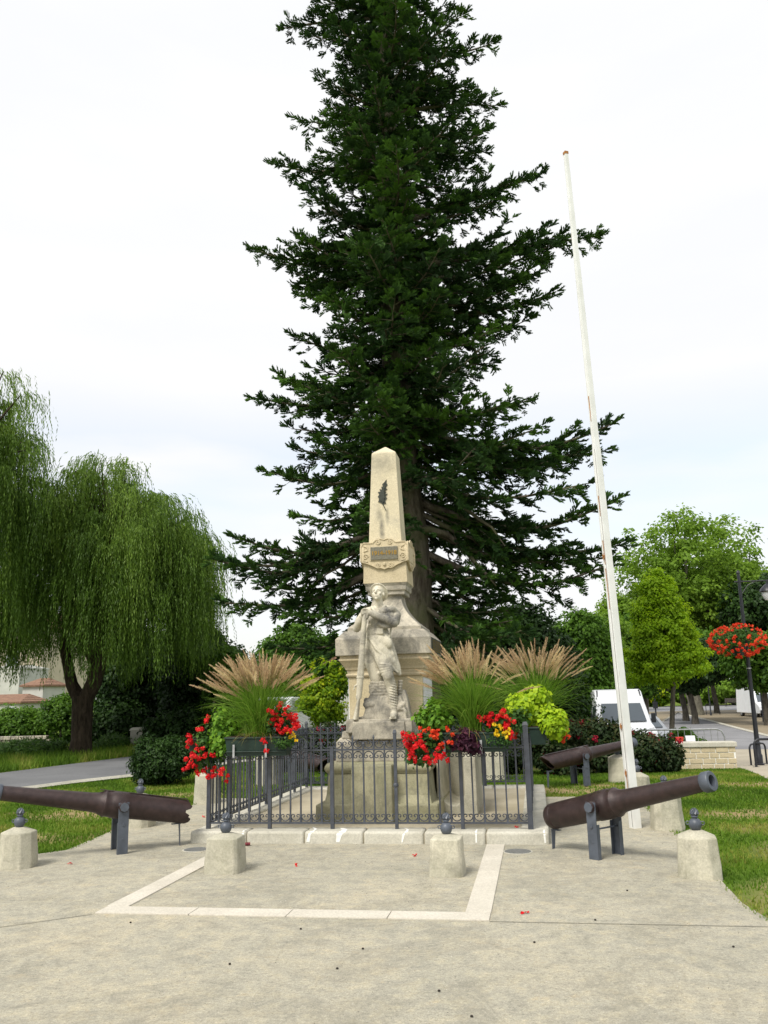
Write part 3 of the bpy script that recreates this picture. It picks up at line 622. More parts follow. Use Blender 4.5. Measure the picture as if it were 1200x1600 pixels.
for k in range(6): chain(s, [(.03+.034*k, -.135+.004*k*k, 1.37-.004*k), (.06+.03*k, -.150+.004*k*k, 1.30), (.07+.022*k, -.165+.004*k*k, 1.235)], [.008, .010, .007])
# hands folded over the muzzle
def hand(c, fx, up):
    sph(s, c, (.040, .027, .034))
    for i in range(4):
        a = (c[0]+fx*.018, c[1]-.012, c[2]+up*.0+.024-.017*i); ln = (.034, .040, .036, .028)[i]
        chain(s, [a, (a[0]+fx*ln, a[1]-.020, a[2]-.004), (a[0]+fx*(ln+.012), a[1]-.004, a[2]-.018), (a[0]+fx*(ln-.006), a[1]+.016, a[2]-.024)], [.0105, .0098, .009, .008])
    chain(s, [(c[0]-fx*.008, c[1]-.016, c[2]+.028), (c[0]+fx*.018, c[1]-.034, c[2]+.036), (c[0]+fx*.040, c[1]-.032, c[2]+.030)], [.012, .011, .009])
hand((-.172, -.195, 1.290), 1, 0); hand((-.128, -.212, 1.335), -1, 0)
for z in (1.19, 1.145): sph(s, (-.03, -.125, z), (.010, .006, .010))
chain(s, [(-.10, -.105, 1.20), (-.05, -.12, 1.195)], [.008, .008])
# belt, pouches, canteen
ring(s, (-.035, 0, 1.065), .142, .112, .020); ring(s, (-.033, 0, 1.095), .138, .108, .014)
s.box((-.10, -.105, 1.085), (.085, .05, .07)); s.box((.025, -.11, 1.085), (.085, .05, .07)); sph(s, (.115, -.095, .945), (.058, .045, .085), Matrix.Rotation(math.radians(-25), 4, 'Y')); chain(s, [(.16, -.04, 1.15), (.14, -.075, 1.02)], [.012, .012])
# coat skirts with folds
chain(s, [(-.10, -.065, 1.02), (.03, -.105, .86), (.155, -.06, .70), (.215, -.01, .58)], [.070, .060, .048, .030])
chain(s, [(.06, -.02, 1.0), (.13, .0, .82), (.205, .02, .64), (.235, .02, .555)], [.095, .075, .050, .030]); chain(s, [(.02, -.05, .98), (.10, -.05, .80), (.19, -.02, .62)], [.09, .07, .045])
chain(s, [(-.13, .0, 1.02), (-.185, .02, .84), (-.215, .03, .66)], [.085, .070, .045]); chain(s, [(-.12, -.06, .98), (-.165, -.05, .82), (-.20, -.02, .70)], [.050, .040, .025]); chain(s, [(-.03, .06, .98), (.0, .08, .7)], [.11, .10])
for k in range(5):
    chain(s, [(-.10+.05*k, -.125+.010*k, 1.03-.01*k), (.0+.045*k, -.150+.020*k, .84-.01*k), (.125+.024*k, -.095+.018*k, .66-.012*k)], [.008, .013, .008])
chain(s, [(-.115, -.125, 1.0), (-.02, -.165, .86), (.09, -.145, .74), (.19, -.07, .60), (.222, -.04, .565)], [.014, .017, .016, .014, .012])
chain(s, [(-.12, -.02, .93), (-.15, -.05, .75), (-.13, -.05, .60)], [.02, .03, .02])
# crossed front leg (viewer's right) and rear leg
chain(s, [(-.05, -.035, .93), (.04, -.09, .72), (.115, -.125, .535)], [.110, .090, .072]); sph(s, (.118, -.150, .525), (.055, .045, .060))
chain(s, [(.115, -.115, .52), (.140, -.075, .40), (.160, -.075, .22), (.170, -.085, .085)], [.070, .066, .052, .044]); chain(s, [(.168, -.07, .055), (.175, -.16, .045), (.180, -.215, .035)], [.050, .047, .036]); s.box((.175, -.14, .012), (.085, .19, .024))
for k in range(12):
    z = .11+.033*k; x = .168-.05*max(0, z-.1)*1.2; ring(s, (x+.004, -.080, z), .041+.023*math.sin((z-.1)/.4*2.2), .043+.020*math.sin((z-.1)/.4*2.2), .0040, Matrix.Rotation(math.radians(14), 4, 'Y'))
for k in range(5): ring(s, (.105-.02*k*.4, -.115, .56+.028*k), .074+.003*k, .07, .011, Matrix.Rotation(math.radians(-22+8*k), 4, 'Y'))
chain(s, [(-.11, .02, .93), (-.105, -.01, .70), (-.06, .0, .52), (-.035, .03, .35), (-.03, .05, .1)], [.105, .092, .085, .065, .05]); chain(s, [(-.14, -.03, .60), (-.02, -.05, .565), (.03, -.03, .57)], [.028, .035, .03])
remesh(s, 'body', 'statue', st, .0065, 3)
# helmet as its own part
h = MB()
BR = Matrix.Rotation(math.radians(-50), 4, 'X') @ Matrix.Rotation(math.radians(-6), 4, 'Z')
sph(h, hp(0, .030, .045), (.088, .100, .088), HR, 22, 14); sph(h, hp(0, .026, .030), (.114, .130, .012), HR @ Matrix.Rotation(math.radians(-42), 4, 'X'), 24, 8)
ring(h, hp(0, .026, .030), .114, .130, .010, HR @ Matrix.Rotation(math.radians(-42), 4, 'X')); chain(h, [hp(0, -.04, .125), hp(0, .02, .142), hp(0, .09, .125)], [.012, .016, .012])
remesh(h, 'helmet', 'statue', st, .007, 2)
# rifle
r_ = MB()
A, B_ = Vector((-.150, -.220, 1.300)), Vector((-.265, -.165, .18))
def rp_(t): return tuple(A.lerp(B_, t))
r_.tube([rp_(0), rp_(.06), rp_(.62), rp_(.66), rp_(.80), rp_(.93)], [.024, .032, .042, .046, .042, .034], 12); r_.tube([rp_(.93), (-.283, -.155, .12), (-.305, -.150, .0)], [.036, .056, .075], 12, flat=.5)
r_.tube([(-.255, -.20, .44), (-.30, -.20, .41), (-.31, -.20, .36)], .011, 8); ring(r_, rp_(.70), .042, .042, .010); ring(r_, rp_(.32), .034, .034, .008); r_.tube([(-.26, -.18, .34), (-.285, -.20, .29), (-.28, -.19, .25)], .009, 6)
remesh(r_, 'rifle', 'statue', st, .0075, 2)
# rock and gabion behind the leg
k_ = MB(); rs = random.Random(21)
k_.loft([[(-.24, -.10, -.01), (.05, -.135, -.01), (.33, -.10, -.01), (.34, .22, -.01), (-.26, .22, -.01)], [(-.20, -.10, .10), (.04, -.125, .13), (.31, -.08, .12), (.32, .2, .12), (-.22, .2, .10)], [(-.155, -.07, .25), (.03, -.09, .27), (.25, -.04, .28), (.27, .2, .28), (-.17, .2, .25)]])
k_.loft([[(.20, -.02, .0), (.36, .0, .0), (.36, .2, .0), (.20, .2, .0)], [(.22, .02, .24), (.33, .03, .22), (.33, .2, .22), (.22, .2, .24)], [(.25, .06, .36), (.29, .06, .35), (.29, .2, .35), (.25, .2, .36)]])
sph(k_, (-.03, .08, .36), (.135, .13, .20)); k_.box((.0, .1, .01), (.62, .4, .04))
for r in range(6):
    z = .27+.036*r
    for k in range(6):
        x = -.13+.045*k+rs.uniform(-.01, .01); chain(k_, [(x, -.055-.01*math.cos((x+.02)*9), z+rs.uniform(-.006, .006)), (x+.045, -.05, z+rs.uniform(-.008, .008))], [.018, .016])
for k in range(9): sph(k_, (.235+.006*math.sin(k), .05, .17+.036*k), (.034, .045, .021))
for _ in range(34): sph(k_, (rs.uniform(-.20, .30), rs.uniform(-.085, -.04), rs.uniform(.01, .22)), (rs.uniform(.03, .07), rs.uniform(.02, .045), rs.uniform(.02, .06)), Matrix.Rotation(rs.uniform(-1, 1), 4, 'Y'))
remesh(k_, 'rock', 'lime_dirty', st, .009, 2)

# ------------------------------------------------------------------ iron fence
FX0, FX1, FY0, FY1 = -3.81, -0.14, 9.85, 14.21
fe = empty('iron_fence', ((FX0+FX1)/2, (FY0+FY1)/2, .13), 0, 'grey wrought iron fence with scrolls and spear tips around the memorial', 'fence')
SP = .734; BAY = SP/6
def ucurve(cx, cz, r, sg):
    """U of radius r with two inward curls; sg=1 opens upward"""
    pts = []
    n = 10
    for k in range(n+1):          # left curl, from its centre outward
        a = math.radians(-300+300*k/n); rr = r*.12+r*.36*k/n; pts.append((cx-r+r*.48-rr*math.cos(a)*1.0, cz+sg*(r*.15-rr*math.sin(a))))
    for k in range(1, 12):
        a = math.pi+math.pi*k/12; pts.append((cx+r*math.cos(a), cz+sg*(r*math.sin(a)+r*.15)))
    for k in range(n, -1, -1):
        a = math.radians(-300+300*k/n); rr = r*.12+r*.36*k/n; pts.append((cx+r-r*.48+rr*math.cos(a)*1.0, cz+sg*(r*.15-rr*math.sin(a))))
    return pts
pan = MB(); scr = MB()
ZB, ZT = .062, .855
pan.bb(0, SP, -.012, .012, ZB-.008, ZB+.010); pan.bb(0, SP, -.014, .014, ZT-.008, ZT+.010)
for i in range(1, 6):
    x = i*BAY; top = 1.02 if i % 2 == 0 else .95
    pan.bb(x-.0085, x+.0085, -.0085, .0085, ZB, top-.05); pan.loft([[(x-.007, -.007, top-.05), (x+.007, -.007, top-.05), (x+.007, .007, top-.05), (x-.007, .007, top-.05)], [(x-.011, -.009, top-.03), (x+.011, -.009, top-.03), (x+.011, .009, top-.03), (x-.011, .009, top-.03)], [(x-.001, -.001, top), (x+.001, -.001, top), (x+.001, .001, top), (x-.001, .001, top)]])
    pan.bb(x-.012, x+.012, -.012, .012, ZB+.010, ZB+.045); pan.bb(x-.010, x+.010, -.010, .010, ZT+.010, ZT+.03)
for i in range(6):
    cx = (i+.5)*BAY
    scr.tube([(x, 0, z) for x, z in ucurve(cx, ZB+.066, .052, 1)], .0056, 4); scr.tube([(x, 0, z) for x, z in ucurve(cx, ZT-.064, .052, -1)], .0056, 4)
    scr.tube([(x, 0, z) for x, z in ucurve(cx, ZT+.062, .050, 1)], .0056, 4)
for i in (2, 4):
    for sg in (-1, 1): scr.tube([(i*BAY+sg*.008, 0, ZT+.05), (i*BAY+sg*.03, 0, ZT+.09), (i*BAY+sg*.075, 0, ZT+.115)], .004, 4)
p0 = pan.build('railing_panel', 'iron', fe); s0 = scr.build('scrollwork', 'iron', p0)
def panel(x, y, rz):
    c = p0.copy(); COL.objects.link(c); c.parent = fe; d = s0.copy(); COL.objects.link(d); d.parent = c
    c.location = (x-fe.location.x, y-fe.location.y, 0); c.rotation_euler = (0, 0, rz); return c
p0.location = (FX0-fe.location.x, FY0-fe.location.y, 0)
for i in range(5):
    if i: panel(FX0+i*SP, FY0, 0)
    panel(FX0+i*SP, FY1, 0)
for i in range(6):
    panel(FX0, FY0+i*SP*.99, math.pi/2); panel(FX1, FY0+i*SP*.99, math.pi/2)
def post(x, y, w, h, tip, knob=False):
    m = MB(); m.bb(-w/2, w/2, -w/2, w/2, -.01, h)
    if tip: m.loft([[(-w/2, -w/2, h), (w/2, -w/2, h), (w/2, w/2, h), (-w/2, w/2, h)], [(-w*.6, -w*.6, h+.01), (w*.6, -w*.6, h+.01), (w*.6, w*.6, h+.01), (-w*.6, w*.6, h+.01)], [(-w*.35, -w*.35, h+.05), (w*.35, -w*.35, h+.05), (w*.35, w*.35, h+.05), (-w*.35, w*.35, h+.05)]])
    else: m.bb(-w*.6, w*.6, -w*.6, w*.6, h, h+.012)
    if knob: m.lathe([(w*.55, .44), (w*.85, .455), (w*.85, .475), (w*.55, .49)], (0, 0, 0), 12)
    o = m.build('post', 'iron', fe, .002); o.location = (x-fe.location.x, y-fe.location.y, 0); return o
for i in range(6):
    w, h, t, kn = ((.045, .90, 0, 0), (.040, .87, 0, 0), (.042, .88, 0, 0), (.036, 1.02, 1, 1), (.040, .87, 0, 0), (.058, 1.08, 1, 0))[i]
    post(FX0+i*SP, FY0, w, h, t, kn)
for i in range(1, 6):
    post(FX0, FY0+i*SP*.99, .036, .90, 0); post(FX1, FY0+i*SP*.99, .040, .98, 1)
for i in range(6): post(FX0+i*SP, FY1, .04, 1.0, 1)

# ------------------------------------------------------------------ bollards with grenade finials
def bollard(w, h, pk, ch, label, loc, rz=0, fin=True, seed=0):
    rs = random.Random(seed); e = empty('stone_bollard', loc, rz, label, 'bollard', 'stone bollards around the memorial')
    def oc(hw, z, c): return [(-hw+c, -hw, z), (hw-c, -hw, z), (hw, -hw+c, z), (hw, hw-c, z), (hw-c, hw, z), (-hw+c, hw, z), (-hw, hw-c, z), (-hw, -hw+c, z)]
    hw = w/2; m = MB(); rings = [oc(hw*1.0, -.03, ch), oc(hw*.99, .04, ch)]
    for k in range(1, 5): rings.append(oc(hw*(1-.028*k), .04+(h-.04)*k/4, ch))
    rings += [oc(hw*.28, h+pk, ch*.3)]
    rings = [[(x+rs.uniform(-.004, .004), y+rs.uniform(-.004, .004), z+rs.uniform(-.002, .002)) for x, y, z in r] for r in rings]
    m.loft(rings); m.build('stone_block', 'bollard', e, .009, 28)
    if fin:
        g = MB(); z = h+pk-.008
        g.lathe([(.020, z), (.030, z+.008), (.045, z+.022), (.054, z+.045), (.055, z+.06), (.050, z+.08), (.036, z+.098), (.022, z+.106), (.022, z+.114), (.032, z+.118), (.030, z+.128), (.018, z+.132)], (0, 0, 0), 18)
        ring(g, (-.062, 0, z+.066), .014, .014, .005, Matrix.Rotation(math.pi/2, 4, 'X'), 10); ring(g, (.062, 0, z+.066), .014, .014, .005, Matrix.Rotation(math.pi/2, 4, 'X'), 10)
        g.build('grenade', 'steel_blue', e, 0, 40)
        fl_ = MB()
        for k in range(8):
            a = k*math.pi/4; fl_.tube([(.010*math.cos(a), .010*math.sin(a), z+.125), (.030*math.cos(a+.3), .030*math.sin(a+.3), z+.145), (.026*math.cos(a+.8), .026*math.sin(a+.8), z+.168), (.010*math.cos(a+1.3), .010*math.sin(a+1.3), z+.186+.006*(k % 2))], [.009, .013, .009, .002], 5)
        fl_.build('flame', 'steel_blue', e, 0, 50)
    return e
bollard(.335, .31, .035, .03, 'low squat stone bollard left of centre, beside the top of the left stone strip', (-2.985, 8.17, 0), .03, True, 1)
bollard(.305, .315, .03, .03, 'low squat stone bollard right of centre, inside the right stone strip', (-.875, 8.13, 0), -.02, True, 2)
bollard(.345, .335, .045, .08, 'chamfered stone bollard nearest the left edge, in front of the left lawn', (-5.20, 8.27, 0), .2, True, 3)
bollard(.36, .325, .05, .08, 'large chamfered stone bollard at the right lawn corner, right of the near cannon', (1.30, 8.17, 0), -.15, True, 4)
bollard(.345, .36, .05, .06, 'pitted stone bollard under the near right cannon muzzle, just right of the flagpole foot', (1.40, 10.72, 0), .1, True, 5)
bollard(.345, .36, .05, .06, 'stone bollard directly behind the flagpole, half covered by the cannon barrel', (1.36, 13.2, 0), .1, True, 6)
bollard(.36, .40, .05, .06, 'stone bollard on the grass beside the muzzle of the far right cannon', (1.35, 16.1, 0), -.1, True, 7)
bollard(.37, .42, .05, .07, 'stone bollard on the left lawn edge just outside the left corner of the fence', (-5.18, 13.3, 0), .1, True, 8)
bollard(.37, .36, .05, .07, 'stone bollard mostly hidden behind the barrel of the left cannon', (-5.16, 10.9, 0), 0, True, 9)
bollard(.40, .50, .06, .07, 'white stone bollard seen through the left bars of the fence on the rear lawn', (-5.05, 16.0, 0), 0, False, 10)
bollard(.38, .50, .10, .04, 'pointed white stone bollard seen through the fence behind the right of the enclosure', (-.85, 16.6, 0), 0, False, 11)
bollard(.30, .62, .03, .03, 'narrow stone post standing behind the trough at the right of the memorial base', (-1.28, 13.0, .1), 0, False, 12)

# ------------------------------------------------------------------ cannons
def cannon(label, loc, rz, el, kind, seed=0):
    e = empty('old_cannon', loc, rz, label, 'cannon', 'old gun barrels mounted at the corners of the memorial')
    rs = random.Random(seed); m = MB(); H_ = .48
    T = Matrix.Translation((0, 0, H_)) @ Matrix.Rotation(-el, 4, 'Y')
    def along(prof, seg=32): return [[(x, r*math.cos(2*math.pi*k/seg), r*math.sin(2*math.pi*k/seg)) for k in range(seg)] for x, r in prof]
    if kind == 'round':
        back = [(-.715, .02), (-.712, .075), (-.695, .112), (-.665, .126), (-.62, .128), (-.61, .124), (-.60, .128)]
    else: back = [(-.70, .128)]
    prof = back + [(-.3, .132), (-.06, .136), (-.05, .142), (.09, .142), (.10, .136), (.15, .133), (.16, .138), (.175, .138), (.185, .128), (.235, .108), (.30, .100), (.60, .090), (1.0, .078), (1.14, .074)]
    if kind == 'round': prof += [(1.14, .02)]; m.loft(along(prof))
    else:
        inner = [(1.14, .055), (.3, .065), (-.25, .075), (-.3, .098), (-.70, .104)]
        R_ = along(prof + inner, 32); n = 32
        jag = [rs.uniform(-.015, .015) if (k // 3) % 2 else rs.uniform(.0, .055) for k in range(n)]
        for k in range(n):
            zz = R_[0][k][2]
            if kind == 'cut' and zz > .05: jag[k] = .0
            if kind == 'cut': jag[k] = -.10*(zz/.128)+.04+jag[k]*.3
            for rr in (R_[0], R_[-1]): x, y, z = rr[k]; rr[k] = (x+jag[k], y, z)
        m.loft(R_, caps=False); b0 = len(m.v)-n*len(R_); l0 = (len(R_)-1)*n
        for k in range(n): m.f.append((b0+k, b0+(k+1) % n, b0+l0+(k+1) % n, b0+l0+k))
    m.tube([(0, -.235, 0), (0, .235, 0)], .052, 20)
    if kind != 'round': m.box((-.22, 0, .137), (.9, .05, .008))
    kx = 1.075 if kind == 'jag' else 1.0; m.v = [(x*kx, y, z) for x, y, z in m.v]; T0 = T; T = T @ Matrix.Translation((1.2*(kx-1), 0, 0))
    m.xform(T0); m.build('barrel', 'gun', e, .003, 40)
    mz = MB(); mz.loft(along([(1.135, .055), (1.135, .082), (1.15, .090), (1.215, .090), (1.225, .084), (1.225, .052), (1.10, .050)])); mz.xform(T); mz.build('muzzle_ring', 'steel_blue', e, .002, 40)
    bo = MB(); bo.loft(along([(1.12, .0505), (1.150, .0505)])); bo.xform(T); bo.build('bore', 'bore', e)
    for sy in (-1, 1):
        p = MB(); y = sy*.20
        p.bb(-.055, .055, y-.006, y+.006, .0, H_+.045); p.bb(-.055, -.045, min(y, y-sy*.045), max(y, y-sy*.045), 0, H_-.16); p.bb(.045, .055, min(y, y-sy*.045), max(y, y-sy*.045), 0, H_-.16)
        p.tube([(0, y+sy*.004, .30), (0, y+sy*.016, .30)], .016, 8); p.tube([(0, y, .155), (0, y+sy*.010, .155)], .010, 6); p.tube([(0, y+sy*.003, H_), (0, y+sy*.045, H_)], .048, 8)
        p.build('support', 'steel_blue', e, .002)
    r = MB(); r.tube([(0, -.2, .27), (0, .2, .27)], .009, 8); r.build('tie_rod', 'steel_blue', e)
    g = MB(); bz = H_-.128-math.sin(el)*.64
    g.loft([[(-.66, -.02, 0), (-.655, -.02, 0), (-.655, .02, 0), (-.66, .02, 0)], [(-.65, -.03, bz), (-.642, -.03, bz), (-.642, .03, bz), (-.65, .03, bz)]]); g.bb(-.66, -.56, -.025, .025, bz-.01, bz-.002); g.build('rear_prop', 'steel_blue', e)
    return e
c1 = cannon('dark brown cannon in the right foreground, its blue-grey muzzle raised towards the right lawn', (.585, 9.0, 0), math.atan2(-.65, .76), math.atan(.25), 'round', 1)
c2 = cannon('brown cannon barrel at the left edge with a broken jagged breech', (-4.545, 9.13, 0), math.atan2(-.59, -.8), math.atan(.175), 'jag', 2)
c3 = cannon('further brown cannon with open cut breech on the grass behind the right fence corner', (.66, 15.5, 0), math.atan2(.55, .84), math.atan(.135), 'cut', 3)
c4 = cannon('dark cannon glimpsed through the left fence bars behind the memorial', (-4.35, 15.7, 0), math.atan2(.55, -.84), math.atan(.14), 'cut', 4)

# ------------------------------------------------------------------ flagpole
fb = Vector((1.05, 10.8, 0)); tp = Vector(P(884, 241, 10.8)); ax_ = (tp-fb); LN = ax_.length
fp = empty('flagpole', tuple(fb), 0, 'tall white square flagpole with rust stains, leaning slightly left beside the near right cannon', 'flagpole')
q = ax_.to_track_quat('Z', 'Y').to_matrix().to_4x4() @ Matrix.Rotation(math.radians(28), 4, 'Z')
def polepart(t0, t1, w0, w1, groove=True):
    m = MB(); a, b_ = LN*t0, LN*t1
    def sec(w, z):
        h = w/2; g = .006
        return [(-h, -h, z), (-g, -h, z), (-g, -h+g, z), (g, -h+g, z), (g, -h, z), (h, -h, z), (h, h, z), (-h, h, z)]
    m.loft([sec(w0, a), sec(w1, b_)]); m.xform(q); return m
polepart(0, .52, .102, .080).build('lower_shaft', 'pole', fp, .004)
polepart(.5201, 1.0, .072, .050).build('upper_shaft', 'pole', fp, .003)
m = MB(); m.loft([[(.022-.002, -.0525, .02), (.022+.002, -.0525, .02), (.022+.002, -.045, .02), (.022-.002, -.045, .02)], [(.018-.002, -.0412, LN*.519), (.018+.002, -.0412, LN*.519), (.018+.002, -.035, LN*.519), (.018-.002, -.035, LN*.519)]]); m.xform(q); m.build('seam', 'wood', fp)
m = MB(); m.box((0, 0, LN+.015), (.056, .056, .04)); m.tube([(-.03, 0, LN+.0), (-.015, 0, LN+.05)], .009, 6); m.xform(q); m.build('cap', 'rust', fp)
m = MB()
for z in (.62, 1.15, 3.2): m.box((.0, -.053, z), (.022, .02, .04)); m.tube([(0, -.058, z-.04), (0, -.068, z), (0, -.058, z+.04)], .005, 6)
m.xform(q); m.build('halyard_cleat', 'rust', fp)
rsm = MB(); rs = random.Random(8)
for t, ln in ((.385, .30), (.45, .26), (.345, .5), (.60, .34), (.07, .18)):
    z = LN*t; h = (.102-.022*(t-.02)/.52)/2 if t < .52 else (.072-.022*(t-.56)/.48)/2
    rsm.loft([[(-.004, -h-.0015, z-ln), (.004, -h-.0015, z-ln), (.004, -h+.002, z-ln), (-.004, -h+.002, z-ln)], [(-.006, -h-.0015, z-ln*.35), (.008, -h-.0015, z-ln*.35), (.008, -h+.002, z-ln*.35), (-.006, -h+.002, z-ln*.35)], [(-.009, -h-.0015, z), (.006, -h-.0015, z), (.006, -h+.002, z), (-.009, -h+.002, z)]])
rsm.xform(q); rsm.build('rust_stain', 'rust', fp)
# ------------------------------------------------------------------ the big fir
def fir():
    rng = np.random.default_rng(7); Y0 = 18.6
    axp = [P(649, 980, Y0), P(641, 850, Y0), P(626, 690, Y0), P(613, 480, Y0), P(605, 250, Y0), P(601, 60, Y0)]
    base = np.array([axp[0][0]+.06, Y0, zt(axp[0][0], Y0)-.1]); pts = [base] + axp
    top = axp[-1] + (axp[-1]-axp[-3])/np.linalg.norm(axp[-1]-axp[-3])*7.0; pts.append(top); pts = np.array(pts)
    H = pts[-1][2]
    def axis(z): return np.array([np.interp(z, pts[:, 2], pts[:, 0]), Y0, z])
    e = empty('fir_tree', (base[0], Y0, 0), 0, 'huge dark green fir towering behind the memorial, with a mossy trunk and drooping layered branches', 'tree')
    off = np.array([base[0], Y0, 0])
    t = MB(); zz = np.linspace(base[2], H, 30)
    t.tube([tuple(axis(z)-off+[.03*math.sin(z*1.7), .03*math.cos(z*1.3), 0]) for z in zz], [.56*math.exp(-z*1.2)*.3+.455*(1-max(0, z)/H)**.9+.02 for z in zz], 14); t.build('trunk', 'bark_fir', e, 0, 80)
    prof = [(-260, 565, 655), (-120, 530, 682), (0, 490, 722), (70, 482, 728), (150, 485, 742), (260, 474, 762), (330, 462, 815), (380, 470, 835), (440, 478, 825), (500, 480, 835), (560, 458, 848), (610, 445, 842), (650, 440, 850), (700, 465, 890), (760, 452, 925), (830, 440, 950), (880, 405, 945), (940, 385, 925), (985, 430, 880)]
    zs, Ls, Rs = [], [], []
    for py, xl, xr in prof[::-1]:
        c = P((xl+xr)/2, py, Y0); a = axis(c[2]); zs.append(c[2]); Ls.append(a[0]-P(xl, py, Y0)[0]); Rs.append(P(xr, py, Y0)[0]-a[0])
    if H-.2 > zs[-1]: zs.append(H); Ls.append(.2); Rs.append(.2)
    # spray template: a flat fan of needled shoots
    rt = np.random.default_rng(2)
    def template(side_n, ln0, spread, zl):
        TV, TF, TT = [], [], []
        def shoot(o, d, ln, r=.028):
            d = np.array(d, float); d /= np.linalg.norm(d); o = np.array(o); s1 = unit(np.cross(d, [0, 0, 1.0])); s2 = np.cross(s1, d)
            for a in (0.15, math.pi/2.1):
                nn = s1*math.cos(a)+s2*math.sin(a)*.8; k = len(TV)
                TV.extend([o, o+d*ln*.30+nn*r*.55, o+d*ln*.80+nn*r*.8, o+d*(ln+.02), o+d*ln*.80-nn*r*.8, o+d*ln*.30-nn*r*.55]); TF.extend([(k, k+1, k+5), (k+1, k+2, k+5), (k+5, k+2, k+4), (k+2, k+3, k+4)]); TT.extend([0, 0, .15, .3, .15, 0])
            for i in range(5):
                p = o+d*ln*(i+.6)/5; a = i*2.4+rt.random(); nn = s1*math.cos(a)+s2*math.sin(a)*.8; k = len(TV)
                TV.extend([p-d*.010, p+d*.010, p+nn*r*1.7+d*r*1.0]); TF.append((k, k+1, k+2)); TT.extend([0, 0, .2])
        shoot((0, 0, 0), (1, 0, zl), ln0)
        for i in range(side_n):
            x = ln0*(.05+.72*i/side_n)+.02*rt.random(); sg = 1 if i % 2 else -1
            shoot((x, 0, .01), (.55+.4*rt.random(), sg*(spread+.35*rt.random()), zl+.45*rt.random()-.1), (.10+.10*rt.random())*(1.2-.5*i/side_n))
        return np.array(TV), np.array(TF), np.array(TT)
    TPL = [template(*a) for a in ((7, .30, .45, .15), (6, .24, .60, .0), (8, .36, .35, .25), (5, .20, .5, -.2), (7, .28, .3, .45))]
    So, Sf, Su, Ss, Sv = [], [], [], [], []
    br = MB(); tw = MB()
    def branch(tipz, az, Lb, k, bare=.22, sdens=1.0, thick=1.0, tint=0.0):
        a0 = axis(min(H-.2, tipz + k*Lb)); d = np.array([math.cos(az), math.sin(az), 0])
        n = max(5, int(Lb/.32)); path = []
        wob = rng.normal(0, .05, 3)
        for i in range(n+1):
            t_ = i/n
            zoff = -k*Lb*(t_**.85) - (.10*Lb*math.sin(math.pi*t_) if k > 0 else 0) + .10*Lb*max(0, t_-.7)
            side = np.array([-d[1], d[0], 0])*Lb*(.22*wob[0]/.05*t_*t_*.5)
            path.append(a0 + d*Lb*t_ + side + np.array([0, 0, zoff + .04*Lb*math.sin(t_*7+wob[1]*40)*t_*.4]))
        path = np.array(path); r0 = (.014+.011*Lb)*thick
        br.tube([tuple(p-off) for p in path], [r0*(1-.9*i/n)+.006 for i in range(n+1)], 5, caps=False)
        s = bare*Lb; sgn = 1
        while s < Lb:
            f = s/Lb*n; i = min(n-1, int(f)); p = path[i]+(path[i+1]-path[i])*(f-i); tg = unit(path[i+1]-path[i]); sgn = -sgn
            rem = Lb-s; ln = min(1.35, .34*rem+.22)*rng.uniform(.55, 1.25)
            sd = unit(np.cross(np.array([0, 0, 1.0]), tg))
            bd = unit(tg*rng.uniform(.5, .8) + sd*sgn*rng.uniform(.55, .95) + np.array([0, 0, rng.choice([-.15, -.5, .12])+rng.normal(0, .15)]))
            tw.tube([tuple(p-off), tuple(p+bd*ln*.8-off)], [.010, .003], 3, caps=False)
            m = max(1, int(ln/.135*sdens)); vcl = rng.uniform(.05, .55)
            for j in range(m+1):
                tj = (j+.1)/(m+.6); q = p+bd*ln*tj+np.array([0, 0, -.10*ln*tj*tj])
                fd = unit(bd*(.35+.65*tj)+sd*rng.normal(.0, .5)+tg*(1-tj)*.6+rng.normal(0, .25, 3)); up = unit(np.array([0, 0, 1.0])+rng.normal(0, .4, 3))
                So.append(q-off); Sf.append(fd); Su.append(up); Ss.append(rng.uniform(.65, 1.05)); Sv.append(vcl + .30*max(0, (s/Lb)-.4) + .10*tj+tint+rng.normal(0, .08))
            s += rng.uniform(.09, .16)/sdens**.5
        So.append(path[-1]-off); Sf.append(unit(path[-1]-path[-2])); Su.append(np.array([0, 0, 1.0])); Ss.append(1.05); Sv.append(.5)
        if rng.random() < .6:
            for _ in range(2):
                i = rng.integers(0, max(1, n//3)); p = path[i]; q = p+np.array([rng.normal(0, .25), rng.normal(0, .25), -rng.uniform(.1, .5)]); tw.tube([tuple(p-off), tuple((p+q)/2-off+rng.normal(0, .04, 3)), tuple(q-off)], [.010, .006, .003], 3, caps=False)
    z = 2.35; az = 0.0
    while z < H-.3:
        for j in range(6 if z < 7.5 else 4 if z < 13 else 3):
            az += 2.399963+rng.normal(0, .25); c = math.cos(az)
            Lv, Rv = np.interp(z, zs, Ls), np.interp(z, zs, Rs); sdv = Rv if c > 0 else Lv; av = .92*(Lv+Rv)/2
            Lb = (abs(c)*sdv+(1-abs(c))*av)*rng.choice([.55, .75, .9, 1.0, 1.05])*rng.uniform(.93, 1.05)
            if math.sin(az) > .5: Lb *= .85
            if z < 6.8 and math.sin(az) < -.25 and rng.random() < .8: continue
            k = np.interp(z, [2, 5, 9, 14, 20, 30], [.34, .26, .12, -.02, -.22, -.5])
            if Lb > .25: branch(z+rng.uniform(-.12, .12), az, Lb, k, bare=np.interp(z, [2, 5, 8, 14], [.30, .20, .10, .04]), tint=rng.choice([0, -.05, .12, -.12, .22, .32]))  # bough tint paints lit and shaded clumps into the needle colour
        z += np.interp(z, [2, 8, 20, 26], [.34, .27, .27, .27])
